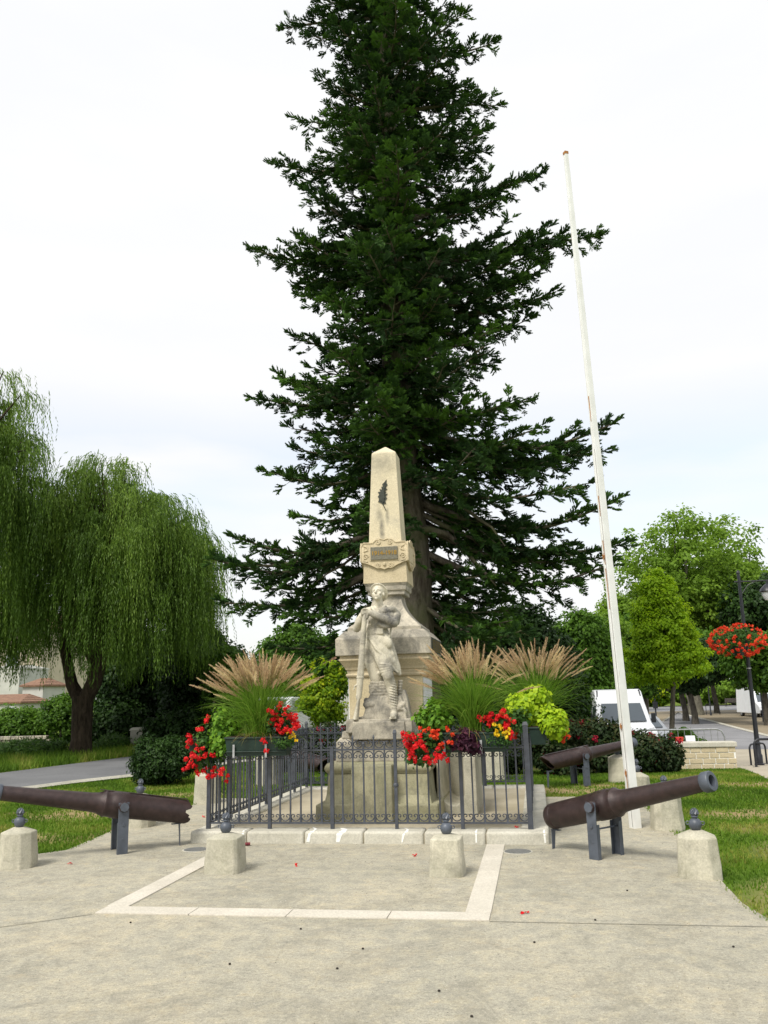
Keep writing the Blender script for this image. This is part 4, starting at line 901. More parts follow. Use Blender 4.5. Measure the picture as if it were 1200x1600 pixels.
    # single long boughs that break the outline
    for px, py, k, azo in ((934, 368, -.06, 0.05), (956, 672, .10, -.05), (402, 405, .05, math.pi+.05), (346, 876, .22, math.pi-.05), (352, 952, .30, math.pi+.1), (962, 800, .14, .08), (404, 632, .12, math.pi), (444, 38, -.10, math.pi), (432, 266, .02, math.pi+.1), (842, 268, -.30, 0.0), (764, 72, .0, .1), (768, 150, -.05, -.1), (362, 900, .25, math.pi+.2), (940, 900, .22, .15), (868, 455, .04, .1), (450, 745, .1, math.pi-.2), (955, 690, .16, .2), (400, 870, .22, math.pi+.3)):
        p = P(px, py, Y0); a = axis(p[2]); branch(p[2], azo, abs(p[0]-a[0])/abs(math.cos(azo)), k, bare=.3, sdens=1.15, thick=1.5)
        if py in (368, 405, 268):
            for dz in (-.35, -.7): branch(p[2]+dz, azo+dz*.15, abs(p[0]-a[0])*(.86+dz*.18), k+.08, bare=.35, sdens=1.1)
    # heavy bare limbs low on the right
    for (sx, sz), (mx_, mz), (ex, ez), r in (((.1, 6.3), (1.5, 6.0), (2.2, 4.5), .075), ((.1, 5.2), (1.4, 4.9), (1.9, 3.7), .085), ((.1, 6.0), (.9, 6.5), (1.7, 5.5), .055), ((-.1, 4.9), (-1.3, 4.9), (-2.0, 4.0), .055)):
        q = [tuple(axis(sz)+[0, 0, 0]-off)]
        for t_ in (.17, .33, .5, .67, .83, 1.0):
            x = (1-t_)**2*sx+2*t_*(1-t_)*mx_+t_*t_*ex; zq = (1-t_)**2*sz+2*t_*(1-t_)*mz+t_*t_*ez; b0 = axis(sz)-off; q.append((b0[0]+x, -.5*t_-.25*math.sin(t_*9), zq+.10*math.sin(t_*8+sz)))
        br.tube(q, [r, r*.9, r*.8, r*.65, r*.5, r*.35, r*.15], 7)
    br.build('branch', 'bark_fir', e, 0, 80); tw.build('twigs', 'bark_fir', e)
    So, Sf, Su, Ss, Sv = map(np.array, (So, Sf, Su, Ss, Sv)); sd = unit(np.cross(Su, Sf)); up = np.cross(Sf, sd)
    which = rng.integers(0, len(TPL), len(So)); AV, AF, AT, nv = [], [], [], 0
    for w_, (TV, TF, TT) in enumerate(TPL):
        k = which == w_; o_, f_, s_, u_, c_ = So[k], Sf[k], sd[k], up[k], Ss[k]
        V = o_[:, None, :] + c_[:, None, None]*(TV[None, :, 0:1]*f_[:, None, :]+TV[None, :, 1:2]*s_[:, None, :]+TV[None, :, 2:3]*u_[:, None, :])
        AV.append(V.reshape(-1, 3)); AF.append((TF[None]+(np.arange(k.sum())*len(TV))[:, None, None]).reshape(-1, 3)+nv); AT.append((Sv[k][:, None]+TT[None]).ravel()); nv += len(AV[-1])
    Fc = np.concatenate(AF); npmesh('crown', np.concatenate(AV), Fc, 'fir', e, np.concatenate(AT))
fir()

# ------------------------------------------------------------------ weeping willows
def willow(name, label, base, ctr, rad, nclump, nper, zmin, seed, forks, matn='willow'):
    rng = np.random.default_rng(seed); e = empty(name, base, 0, label, 'tree', None); base = np.array(base)
    ctr = np.array(ctr)-base; t = MB()
    f0 = forks[0]; t.tube([(0, 0, -.1), (.02, 0, .5), (0, 0, f0[2])], [forks[-1]*1.25, forks[-1], forks[-1]*1.05], 12)
    for fx, fy, fz, r in forks[1:-1]: t.tube([(0, 0, f0[2]-.25), (fx*.55, fy*.5, f0[2]+(fz-f0[2])*.25), (fx, fy, fz), (fx*1.1+ctr[0]*.3, fy+ctr[1]*.3, ctr[2]+rad[2]*.3)], [forks[-1]*.75, r, r*.8, r*.3], 10)
    t.build('trunk', 'bark_willow', e, 0, 80)
    Vs, Fs, Vv, n0 = [], [], [], 0; lb = MB()
    for c in range(nclump):
        u = rng.random(); a = rng.uniform(0, 2*math.pi); el = math.asin(rng.uniform(-.15, 1.0)); rr = rng.uniform(.62, .98)
        cc = ctr+np.array([rad[0]*math.cos(el)*math.cos(a)*rr, rad[1]*math.cos(el)*math.sin(a)*rr, rad[2]*math.sin(el)*rr])
        lb.tube([(ctr[0]*.3, ctr[1]*.3, ctr[2]*.55), tuple((ctr*.4+cc*.6)*[1, 1, 1]+[0, 0, .3]), tuple(cc)], [.07, .04, .015], 5, caps=False)
        cr = rng.uniform(.35, .8)*rad[0]/3.2; od = np.array([math.cos(a), math.sin(a), 0]); cv = rng.uniform(.10, .65) + .25*math.sin(el); cl = rng.uniform(1.0, 3.2)*(1.45 if cc[2] < ctr[2]+.4 else 1); zc_ = zmin+rng.uniform(-.1, 1.1); cdir = unit(od*.9+rng.normal(0, .4, 3)*[1, 1, 0])
        for s in range(nper):
            p0 = cc+rng.normal(0, .30, 3)*cr*[1, 1, .5]+cdir*cr*rng.uniform(-.4, .9); hd = unit(cdir*.9+rng.normal(0, .45, 3)*[1, 1, 0]); ln = cl*rng.uniform(.55, 1.12)
            ln = min(ln, max(.3, p0[2]-zc_-rng.uniform(0, .6))); m = max(4, int(ln/.075)); tt = np.linspace(0, 1, m)
            out = cr*rng.uniform(.25, .75)
            x = p0[None]+hd[None]*(out*(1-np.exp(-tt*3)))[:, None]; x[:, 2] += .22*out*np.sin(np.minimum(tt*4, math.pi))-ln*tt**1.25; x[:, :2] += (.05*np.sin(tt*5+s))[:, None]
            tg = unit(np.gradient(x, axis=0)); sdv = unit(rng.normal(0, 1, (m, 3))*[1, 1, .1]); d = unit(tg*.9+sdv*.45+np.array([0, 0, -.35])); wv = unit(np.cross(d, sdv+rng.normal(0, .3, (m, 3)))); L_ = rng.uniform(.09, .16, (m, 1))
            V = np.stack([x, x+d*L_*.45-wv*.013, x+d*L_, x+d*L_*.45+wv*.013], 1).reshape(-1, 3); Vs.append(V); Vv.append(np.repeat(cv+.12*rng.normal(0, 1, m), 4))
    V = np.concatenate(Vs); lb.build('branch', 'bark_willow', e)
    npmesh('crown', V, np.arange(len(V)).reshape(-1, 4), matn, e, np.concatenate(Vv)); print(name, len(V)//4); return e
wb = G(125, 1181)
wc = P(190, 925, wb[1]-.3)
wc = P(172, 918, wb[1]-.3)
willow('willow_tree', 'weeping willow with a forked dark trunk beside the side road, the whole crown in view', wb, wc, (3.25, 3.1, 4.2), 240, 50, 2.0, 3, [(0, 0, 1.75), (-.75, .1, 3.2, .19), (.62, 0, 3.3, .24), .30])
w2 = P(-70, 1000, 20.5); willow('willow_tree', 'willow hanging into the picture at the left edge, in front of the other willow', (w2[0], 20.5, 0), P(-62, 765, 20.5), (2.35, 2.4, 3.9), 110, 50, 2.0, 4, [(0, 0, 1.9), (-.5, .1, 3.2, .18), (.5, 0, 3.2, .2), .30])

# ------------------------------------------------------------------ broadleaf trees and shrubs
def broad(name, label, loc, H, crown, leaf, matn, seed, trunk=.15, bark='bark', clear=None, ncl=60, per=60, crad=.4, group=None, cat='tree', lobes=9, shell=.35, cone=False, limbs=True, aspect=.65, sc=None):
    """crown = (rx, ry, z0, z1) relative to the base"""
    rng = np.random.default_rng(seed); e = empty(name, loc, 0, label, cat, group)
    rx, ry, z0, z1 = crown; cz, rz = (z0+z1)/2, (z1-z0)/2; LB = []
    for i in range(lobes):
        d = unit(rng.normal(0, 1, 3)); q = rng.uniform(.35, .62); zc = cz+d[2]*rz*q; k = 1.0
        if cone: k = 1.08-.92*max(0, (zc-z0)/(z1-z0))
        LB.append((np.array([d[0]*rx*q*k, d[1]*ry*q*k, zc]), np.array([rx*k, ry*k, rz])*rng.uniform(.38, .58)))
    LB.append((np.array([0, 0, cz-.1*rz]), np.array([rx*(.62 if cone else .7), ry*(.62 if cone else .7), rz*.85])))
    if cone: LB.append((np.array([0, 0, z1-rz*.35]), np.array([rx*.20, ry*.20, rz*.42]))); LB.append((np.array([0, 0, z0+rz*.45]), np.array([rx*.95, ry*.95, rz*.42])))
    C, NN = [], []
    for _ in range(ncl):
        c, r = LB[rng.integers(0, len(LB))]; p, nr = ball_pts(rng, 1, c, r*rng.uniform(.8, 1.16), .72); C.append(p[0]); NN.append(nr[0])
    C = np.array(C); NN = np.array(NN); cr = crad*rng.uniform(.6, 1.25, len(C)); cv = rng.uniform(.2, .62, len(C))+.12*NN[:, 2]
    idx = np.repeat(np.arange(len(C)), per); d = unit(rng.normal(0, 1, (len(idx), 3))); rr = rng.random((len(idx), 1))**.5
    pos = C[idx]+d*rr*cr[idx][:, None]*np.array([1, 1, .7]); nrm = unit(d*.6+NN[idx]*.5+np.array([0, 0, .5]))
    V, Fc = leaves(rng, pos, nrm, leaf*rng.uniform(.7, 1.25, (len(idx), 1)), aspect, .45, .25)
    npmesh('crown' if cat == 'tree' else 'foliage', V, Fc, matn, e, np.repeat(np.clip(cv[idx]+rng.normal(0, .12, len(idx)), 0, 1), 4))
    t = MB(); zt_ = z0+rz*.8
    t.tube([(0, 0, -.15), (.0, 0, .3*z0), (.03*H*rng.normal(), 0, z0+.1), (0, 0, zt_)], [trunk*1.35, trunk, trunk*.85, trunk*.4], 9)
    if limbs:
        for i in range(min(len(C), 14 if cat == 'tree' else 5)):
            c = C[rng.integers(0, len(C))]; s = (0, 0, z0+rng.uniform(-.1, .6)*rz*.6); t.tube([s, tuple((np.array(s)*.5+c*.5)+[0, 0, .05*rz]), tuple(c)], [trunk*.42, trunk*.28, trunk*.08], 5)
    t.build('trunk' if cat == 'tree' else 'stems', bark, e, 0, 80); return e
def at(px, py, Y): p = P(px, py, Y); return p
def btree(name, label, px, Y, ytop, wpx, z0, matn, seed, **k):
    p = P(px, 1060, Y); g = zt(p[0], Y); top = P(px, ytop, Y)[2]-g; r = wpx/2*Y/1360; return broad(name, label, (p[0], Y, g), top, (r, r*.9, z0, top), k.pop('leaf', .16), matn, seed, **k)
# trees behind, from left to right
btree('shrub', 'bright green tangle of shrubs growing under the left side of the willow', 40, 30, 1103, 130, .05, 'leaf_mid', 31, cat='shrub', ncl=170, per=90, crad=.38, trunk=.04, leaf=.13, lobes=7)
btree('shrub', 'light green shrub close to the left of the willow trunk', 100, 28, 1078, 80, .05, 'leaf_mid', 32, cat='shrub', ncl=130, per=90, crad=.32, trunk=.04, leaf=.12, lobes=7)
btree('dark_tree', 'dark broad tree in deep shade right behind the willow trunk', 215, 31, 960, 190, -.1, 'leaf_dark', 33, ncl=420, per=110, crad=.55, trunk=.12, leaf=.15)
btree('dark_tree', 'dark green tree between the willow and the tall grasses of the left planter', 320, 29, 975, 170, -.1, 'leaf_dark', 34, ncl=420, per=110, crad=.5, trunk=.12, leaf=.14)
btree('broadleaf_tree', 'light green young tree behind the left planter, at the right edge of the willow', 362, 27, 1000, 90, .0, 'leaf_mid', 35, ncl=220, per=100, crad=.38, trunk=.07, leaf=.14)
btree('broadleaf_tree', 'rounded fresh green tree low behind the memorial, its left crown free against the sky', 468, 40, 968, 150, .8, 'leaf_mid', 36, ncl=420, per=110, crad=.6, trunk=.2, leaf=.17)
btree('broadleaf_tree', 'rounded green tree directly behind the left edge of the memorial pedestal', 535, 42, 984, 120, .8, 'leaf_mid', 37, ncl=330, per=110, crad=.6, trunk=.2, leaf=.17)
btree('dark_tree', 'dark tree filling the gap behind the golden shrub left of the memorial', 430, 42, 1040, 150, .3, 'leaf_dark', 38, ncl=260, per=110, crad=.5, trunk=.12, leaf=.15)
btree('golden_shrub', 'golden-green shrub with yellow shoots just left of the memorial pedestal', 508, 23, 1034, 92, .75, 'leaf_yellow', 39, cat='shrub', ncl=230, per=80, crad=.21, trunk=.05, leaf=.10, lobes=9)
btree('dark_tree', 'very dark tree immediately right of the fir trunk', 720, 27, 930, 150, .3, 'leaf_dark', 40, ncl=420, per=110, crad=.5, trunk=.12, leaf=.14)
btree('broadleaf_tree', 'bright slim tree glimpsed between the two right-hand clumps of tall grass', 742, 34, 1000, 80, .5, 'leaf_plane', 41, ncl=170, per=100, crad=.45, trunk=.08, leaf=.15)
btree('broadleaf_tree', 'yellow-green round shrub tree behind the rightmost tall grass', 800, 36, 985, 90, .6, 'leaf_lime', 42, ncl=200, per=100, crad=.45, trunk=.08, leaf=.15)
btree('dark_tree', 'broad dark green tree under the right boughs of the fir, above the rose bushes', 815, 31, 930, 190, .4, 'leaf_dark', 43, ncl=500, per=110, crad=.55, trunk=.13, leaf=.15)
btree('broadleaf_tree', 'mid green tree with a rounded top just left of the flagpole, beyond the fir boughs', 893, 36, 925, 130, .7, 'leaf_mid', 44, ncl=430, per=110, crad=.55, trunk=.15, leaf=.16)
btree('broadleaf_tree', 'light green tree behind the flagpole above the white van', 945, 42, 945, 110, 1.4, 'leaf_plane', 45, ncl=330, per=110, crad=.6, trunk=.17, leaf=.18)
btree('broadleaf_tree', 'dark-stemmed tree low behind the white van', 905, 48, 985, 120, 1.2, 'leaf_mid', 46, ncl=300, per=100, crad=.7, trunk=.18, leaf=.2)
# the conical lime and the street trees
btree('lime_tree', 'conical bright yellow-green lime tree right of the flagpole, beside the street', 1040, 27, 896, 148, 2.25, 'leaf_lime', 50, cone=True, ncl=620, per=95, crad=.24, trunk=.08, leaf=.10, lobes=14)
for i, (px, Y, yt, w, z0, mt, lab) in enumerate([
    (1003, 52, 960, 100, 2.2, 'leaf_mid', 'small dark-trunked street tree just right of the flagpole, behind the lime tree'),
    (1066, 70, 980, 150, 2.6, 'leaf_mid', 'street tree with a slim trunk in the square behind the lime tree'),
    (1080, 64, 1000, 120, 2.4, 'leaf_dark', 'thin-trunked dark tree at the edge of the street right of the lime tree'),
    (1115, 88, 950, 150, 3.0, 'leaf_mid', 'bright mid green tree in the square left of the big plane trunk'),
    (1192, 60, 985, 130, 2.4, 'leaf_mid', 'green tree at the right edge behind the lamp post'),
    (1225, 80, 900, 200, 3.2, 'leaf_dark', 'dark leafy tree cut by the right edge of the picture')]):
    btree('street_tree', lab, px, Y, yt, w, z0, mt, 60+i, ncl=360, per=95, crad=.016*Y*.75, trunk=.15+.001*Y, leaf=.0048*Y, group='trees along the street and square')
def plane(px, Y, yt, w, lab, seed, ncl=620):
    return btree('plane_tree', lab, px, Y, yt, w, 4.5, 'leaf_plane', seed, ncl=ncl, per=42, crad=1.0, trunk=.62, leaf=.36, bark='bark_plane', lobes=14, group='big plane trees in the square')
plane(1082, 84, 800, 250, 'tall airy plane tree with open crown behind the conical lime tree', 70)
plane(1165, 90, 785, 190, 'massive plane tree with the thick dark trunk right of the black lamp post', 71, 520)
plane(985, 100, 915, 110, 'distant pale plane tree whose crown shows just right of the flagpole', 72, 260)
btree('dark_shrub', 'shaded shrub filling the dark under the willow right of its trunk', 185, 29, 1090, 110, -.1, 'leaf_dark', 47, cat='shrub', ncl=200, per=90, crad=.4, trunk=.04, leaf=.13, lobes=6)
btree('dark_shrub', 'shaded shrub between the stone gate pier and the left planter', 285, 27, 1100, 120, -.1, 'leaf_dark', 48, cat='shrub', ncl=200, per=90, crad=.4, trunk=.04, leaf=.13, lobes=6)
# low growth
btree('dark_shrub', 'dense dark evergreen shrub on the lawn left of the fence, beside the side road', 258, 16.2, 1140, 118, .0, 'leaf_dark', 80, cat='shrub', ncl=300, per=100, crad=.2, trunk=.04, leaf=.075, lobes=8, aspect=.4)
btree('tall_grass', 'clump of tall light green weeds beside the willow trunk', 175, 26.5, 1150, 60, .0, 'weed', 81, cat='shrub', ncl=90, per=80, crad=.22, trunk=.02, leaf=.2, aspect=.12, lobes=5)
btree('tall_grass', 'low bright green weeds along the verge at the left edge of the picture', 50, 24.5, 1160, 110, .0, 'weed', 82, cat='shrub', ncl=240, per=80, crad=.25, trunk=.02, leaf=.2, aspect=.14, lobes=6)

def rosebush(label, px, Y, ytop, wpx, seed, nfl, pink=False):
    p = P(px, 1100, Y); g = zt(p[0], Y); top = P(px, ytop, Y)[2]-g; r = wpx/2*Y/1360
    e = broad('rose_bush', label, (p[0], Y, g), top, (r, r*.8, 0.0, top), .075, 'leaf_rose', seed, cat='shrub', ncl=int(130*r*2), per=100, crad=.2, trunk=.025, lobes=7, group='rose bushes behind the enclosure')
    rng = np.random.default_rng(seed+500); C, _ = ball_pts(rng, nfl, (0, 0, top*.52), (r*.95, r*.75, top*.52), .9, False); C[:, 1] = -abs(C[:, 1])*rng.uniform(.4, 1, nfl)
    idx = np.repeat(np.arange(nfl), 26); d = unit(rng.normal(0, 1, (len(idx), 3))); V, Fc = leaves(rng, C[idx]+d*.05*rng.uniform(.4, 1.2, (len(idx), 1)), d, .05, .9, .3, 0)
    npmesh('rose_flowers', V, Fc, 'petal_rose', e, np.repeat(rng.random(len(idx)), 4)); return e
for i, a in enumerate([
    ('dark rose bush left of the memorial seen over the left side railing', 452, 18.6, 1140, 90, 201, 8),
    ('reddish rose bush seen between the left fence corner and the memorial pedestal', 520, 18.2, 1128, 80, 202, 14),
    ('dark rose bush behind the middle planter, right of the memorial', 715, 18.4, 1150, 100, 203, 4),
    ('dark rose bush behind the pointed stone bollard in the right half of the enclosure', 790, 18.0, 1140, 100, 204, 6),
    ('rose bush with dark pink blooms behind the right planter box', 868, 17.8, 1122, 90, 205, 14),
    ('wide dark rose bush above the breech of the far right cannon', 925, 18.4, 1124, 120, 206, 10),
    ('rose bush with crimson blooms in front of the white van, behind the flagpole', 985, 18.2, 1141, 84, 207, 26),
    ('rose bush with a deep red bloom at the end of the low stone wall', 1030, 18.3, 1146, 58, 208, 9)]): rosebush(*a)
btree('shrub', 'small leafy green shrub at the foot of the lime tree behind the crowd barrier', 1057, 24, 1131, 56, .0, 'leaf_mid', 90, cat='shrub', ncl=80, per=80, crad=.2, trunk=.03, leaf=.10, lobes=5)
btree('shrub', 'shaded green hedge clump far behind the parked van', 870, 40, 1085, 110, .0, 'leaf_dark', 91, cat='shrub', ncl=160, per=90, crad=.4, trunk=.03, leaf=.14, lobes=6)
hz = [(1010, 122, 1068, 90, 'leaf_yellow', 'low ochre-tinted bush on the far side of the square, left'), (1090, 122, 1064, 110, 'leaf_plane', 'low pale green bush on the far side of the square, middle'), (1170, 124, 1060, 130, 'leaf_mid', 'low green bush on the far side of the square, right'), (940, 120, 1060, 130, 'leaf_mid', 'green bush far behind the white van, beyond the square'), (1250, 120, 1050, 150, 'leaf_dark', 'dark bush on the far side of the square by the right edge')]
for i, (px, Y, yt, w, mt, lab) in enumerate(hz): btree('shrub', lab, px, Y, yt, w, .0, mt, 95+i, cat='shrub', ncl=160, per=70, crad=.9, trunk=.06, leaf=.4, lobes=6)

# far wood closing the horizon on all sides
def far_wood():
    rng = np.random.default_rng(77); pos = []
    for a in np.linspace(-1.25, 1.25, 260):
        R_ = 165+12*math.sin(a*9); x, y = R_*math.sin(a), R_*math.cos(a); h = 8+3*math.sin(a*23)+2*math.sin(a*51)+rng.uniform(-1, 1)
        if a > .0: h *= .8
        n = 260; d = rng.random((n, 3)); pos.append(np.stack([x+(d[:, 0]-.5)*7, y+(d[:, 1]-.5)*6, -1+h*d[:, 2]**.8], 1))
    pos = np.concatenate(pos); V, Fc = leaves(rng, pos, np.array([[0, -.6, .6]])*np.ones((len(pos), 1)), rng.uniform(.7, 1.3, (len(pos), 1)), .8, .5, .1)
    o = npmesh('far_wood', V, Fc, 'leaf_mid', None, np.repeat(rng.uniform(.1, .6, len(pos)), 4)); tag(o, kind='stuff', label='distant belt of green woodland along the horizon')
far_wood()

# ------------------------------------------------------------------ turf blades
def inpoly(x, y, poly):
    n = len(poly); ins = np.zeros(len(x), bool); j = n-1
    for i in range(n):
        xi, yi = poly[i]; xj, yj = poly[j]; c = ((yi > y) != (yj > y)) & (x < (xj-xi)*(y-yi)/(yj-yi+1e-12)+xi); ins ^= c; j = i
    return ins
def turf(name, label, rect, keep, drop, n, seed, h=(.018, .045)):
    rng = np.random.default_rng(seed); x = rng.uniform(rect[0], rect[1], n); y = rect[2]+(rect[3]-rect[2])*rng.random(n)**1.25
    ok = inpoly(x, y, keep)
    for d in drop: ok &= ~inpoly(x, y, d)
    for (bx, by, brx, bry) in BARE: dd = ((x-bx)/brx)**2+((y-by)/bry)**2; ok &= ~((dd < 1) & (rng.random(n) < .75*(1-dd*.6)+.1*np.sin(x*9)*np.sin(y*11)))
    x, y = x[ok], y[ok]; n = len(x); z = np.array([zt(a, b_) for a, b_ in zip(x, y)])-.012
    patch = np.sin(x*1.3+1)*np.sin(y*.9+2)+.6*np.sin(x*3.1+y*2.3)+.4*np.sin(x*.7-y*4.1)
    a = rng.uniform(0, 2*math.pi, n); hh = rng.uniform(h[0], h[1], n)*(1+.02*(y-8)); w = rng.uniform(.004, .009, n)*(1+.10*np.maximum(0, y-8)); ln = rng.uniform(.1, .9, n)*hh
    lx, ly = rng.normal(0, 1, n), rng.normal(0, 1, n); p = np.stack([x, y, z], 1); dx = np.stack([np.cos(a)*w, np.sin(a)*w, 0*a], 1)
    V = np.stack([p-dx, p+dx, p+np.stack([lx*ln*.7, ly*ln*.7, hh], 1)], 1).reshape(-1, 3)
    o = npmesh(name, V, np.arange(3*n).reshape(-1, 3), 'turf', None, np.repeat(.45+.26*patch+.18*np.sin(x*5.1)*np.sin(y*4.3+x)+rng.normal(0, .14, n), 3)); tag(o, label, kind='stuff')
fc = [(-14, -8), (9, -8), (9, 2.0), (3.2, 5.9), (XR+0.06, 6.50), (XR-.04, 7.2), (XR-.03, 10.4), (XR-.10, YB-.05), (XL+.05, YB-.05), (XL, 10.6), (XL+.15, 9.2), (XL-.3, 8.67), (XL-1.5, 8.40), (-9.5, 8.25), (-14, 8.15)]
road_tight = [(p[0]+(.05 if p[0] < -12 else -.05), p[1]) for p in road_l]
turf('grass', 'short mown lawn left of the memorial, patched with yellow', (-12, -3.0, 8.3, 23), [(-12, 8.3), (-3, 8.3), (-3, 23), (-12, 23)], [fc, road_tight], 170000, 1)
turf('grass', 'short mown lawn right of and behind the memorial', (-3.0, 8.5, 2.0, 20), [(1.2, 6.4), (4, 5.2), (9, 2), (9, 15.0), tuple(fw[1]), tuple(fw[0]), (1.9, 19.2), (-3, 19.5), (-3, 13.7)], [fc], 300000, 2)
turf('grass', 'rough verge grass beyond the side road under the willow', (-22, -8, 14, 34), [(-22, 14), (-13.0, 14), (-12.6, 19), (-11.8, 23.8), (-9.6, 32), (-9, 34), (-22, 34)], [], 90000, 3, (.08, .22))

# ------------------------------------------------------------------ planters and their plants
def planterbox(label, loc, rz, L_, br=(.25,)):
    e = empty('planter_box', loc, rz, label, 'planter', 'green planter boxes hung on the fence'); m = MB()
    w0, w1, h = .17, .21, .21
    m.loft([[(-L_/2+.02, -w0/2, 0), (L_/2-.02, -w0/2, 0), (L_/2-.02, w0/2, 0), (-L_/2+.02, w0/2, 0)], [(-L_/2, -w1/2, h-.02), (L_/2, -w1/2, h-.02), (L_/2, w1/2, h-.02), (-L_/2, w1/2, h-.02)]])
    m.bb(-L_/2-.012, L_/2+.012, -w1/2-.012, w1/2+.012, h-.0201, h); m.bb(-L_/2+.015, L_/2-.015, -w1/2+.002-.012, -w1/2+.012, .045, .055)
    m.build('box', 'planter', e, .006); s_ = MB(); s_.box((0, 0, h+.004), (L_-.03, w1-.03, .012)); s_.build('soil', 'soil', e)
    for x in br:
        b_ = MB(); b_.bb(x-.012, x+.012, -w1/2-.020, -w1/2-.014, -.012, .13); b_.bb(x-.012, x+.012, -w1/2-.020, w1/2+.01, -.016, -.010); b_.build('bracket', 'galv', e)
    return e
zb = .965
pA = P(404, 1190, 9.70); pA = (pA[0], 9.71, zb-.02)
planterbox('dark green planter box hung on the left end of the front railing', pA, 0, .74, (-.26, .12))
pA2 = (-3.93, 10.02, zb-.04); planterbox('dark green planter box hung on the outside of the left railing at the front corner', pA2, math.pi/2+.0, .55, (.0,))
pB = P(725, 1187, 9.70); pB = (pB[0], 9.71, zb-.01)
planterbox('dark green planter box hung on the front railing right of the memorial', pB, 0, .96, (-.2, .20))
pC = (-.005, 11.35, zb-.02); planterbox('dark green planter box hung on the outside of the right railing', pC, math.pi/2, .9, (.0,))

def fgrass(label, loc, hgt, nb, npl, lean, spread, seed, dry=0):
    rng = np.random.default_rng(seed); e = empty('fountain_grass', loc, 0, label, 'ornamental grass', 'tall fountain grasses in the planters')
    def ribbons(n, ln, th0, kap, w, bias, vv, z0=0):
        S_ = 7; az = rng.uniform(0, 2*math.pi, n); hd = np.stack([np.cos(az), .75*np.sin(az), 0*az], 1)
        p = np.stack([rng.normal(0, .05*spread, n), rng.normal(0, .035, n), 0*az+z0], 1); th = np.abs(th0(n)); kp = kap(n); L_ = ln(n); pts = [p]
        for s in range(S_):
            dv = hd*np.sin(th)[:, None]+np.stack([0*az, 0*az, np.cos(th)], 1)+np.array(bias)*((s+1)/S_)**1.3; dv = unit(dv); p = p+dv*(L_/S_)[:, None]; pts.append(p); th = th+kp/S_
        pts = np.stack(pts, 1); wd = unit(np.stack([-hd[:, 1], hd[:, 0], 0*az], 1)+rng.normal(0, .5, (n, 3))); prof = np.array([.7, 1, 1, .9, .75, .6, .35, .04])*w
        A = pts-wd[:, None, :]*prof[None, :, None]; B_ = pts+wd[:, None, :]*prof[None, :, None]; V = np.stack([A, B_], 2).reshape(-1, 3); b0 = np.arange(n)*(S_+1)*2
        Fc = np.stack([b0[:, None]+2*np.arange(S_), b0[:, None]+2*np.arange(S_)+1, b0[:, None]+2*np.arange(S_)+3, b0[:, None]+2*np.arange(S_)+2], -1).reshape(-1, 4)
        return V, Fc, np.repeat(vv(n), (S_+1)*2), pts
    V, Fc, vv, _ = ribbons(nb, lambda n: hgt*rng.uniform(.5, 1.02, n), lambda n: rng.normal(0, .30, n)*spread, lambda n: rng.uniform(.3, 1.9, n), .0036, (lean*.30, 0, 0), lambda n: rng.uniform(.1, .8, n))
    npmesh('blades', V, Fc, 'grassblade', e, vv)
    V, Fc, vv, pts = ribbons(npl, lambda n: hgt*rng.uniform(.88, 1.14, n), lambda n: rng.normal(0, .22, n)*spread, lambda n: rng.uniform(.2, 1.25, n), .0018, (lean*.75, 0, .0), lambda n: rng.uniform(.5, .9, n))
    npmesh('stems', V, Fc, 'grassblade', e, vv)
    PV, n = [], npl
    for i in range(n):
        q = pts[i]; L_ = np.linalg.norm(q[-1]-q[-3]); m = 150; t = rng.random(m); base = q[-3]+(q[-1]-q[-3])*0
        a = t*2; k = np.minimum(1, a.astype(int)); fr = a-k; c = q[5:8]; p = c[k]+(c[k+1]-c[k])*fr[:, None]; tg = unit(c[2]-c[0]); rd = unit(np.cross(tg, rng.normal(0, 1, (m, 3)))); rr = (.021*np.sin(math.pi*(.08+.88*t))+.003)[:, None]
        tip = p+rd*rr+tg*.028; sd = np.cross(tg, rd)*.0034; PV.append(np.stack([p-sd, p+sd, tip], 1).reshape(-1, 3))
    V = np.concatenate(PV); npmesh('plumes', V, np.arange(len(V)).reshape(-1, 3), 'plume', e, np.repeat(np.clip(np.repeat(rng.random(n), 150)+rng.normal(0, .15, n*150), 0, 1), 3))
    if dry:
        V, Fc, vv, _ = ribbons(dry, lambda n: rng.uniform(.25, .42, n), lambda n: rng.uniform(.6, 1.2, n), lambda n: rng.uniform(1.6, 2.4, n), .003, (-.12, -.5, 0), lambda n: rng.random(n)); npmesh('dry_blades', V, Fc, 'dryblade', e, vv)
    return e
ZP = zb+.19
fgrass('tall tan-plumed fountain grass rising from the left front planter, spreading both ways', (P(405, 1150, 9.70)[0], 9.70, ZP-.02), .92, 1300, 190, -.25, 1.15, 11, 60)
fgrass('tan-plumed fountain grass in the middle planter, plumes blown left across the memorial', (P(738, 1150, 9.70)[0], 9.70, ZP-.02), .95, 1100, 105, -.50, .85, 12, 30)
fgrass('tan-plumed fountain grass in the right-hand side planter, behind the lime-green mound', (.01, 11.55, ZP-.03), 1.04, 1000, 115, -.30, .95, 13)

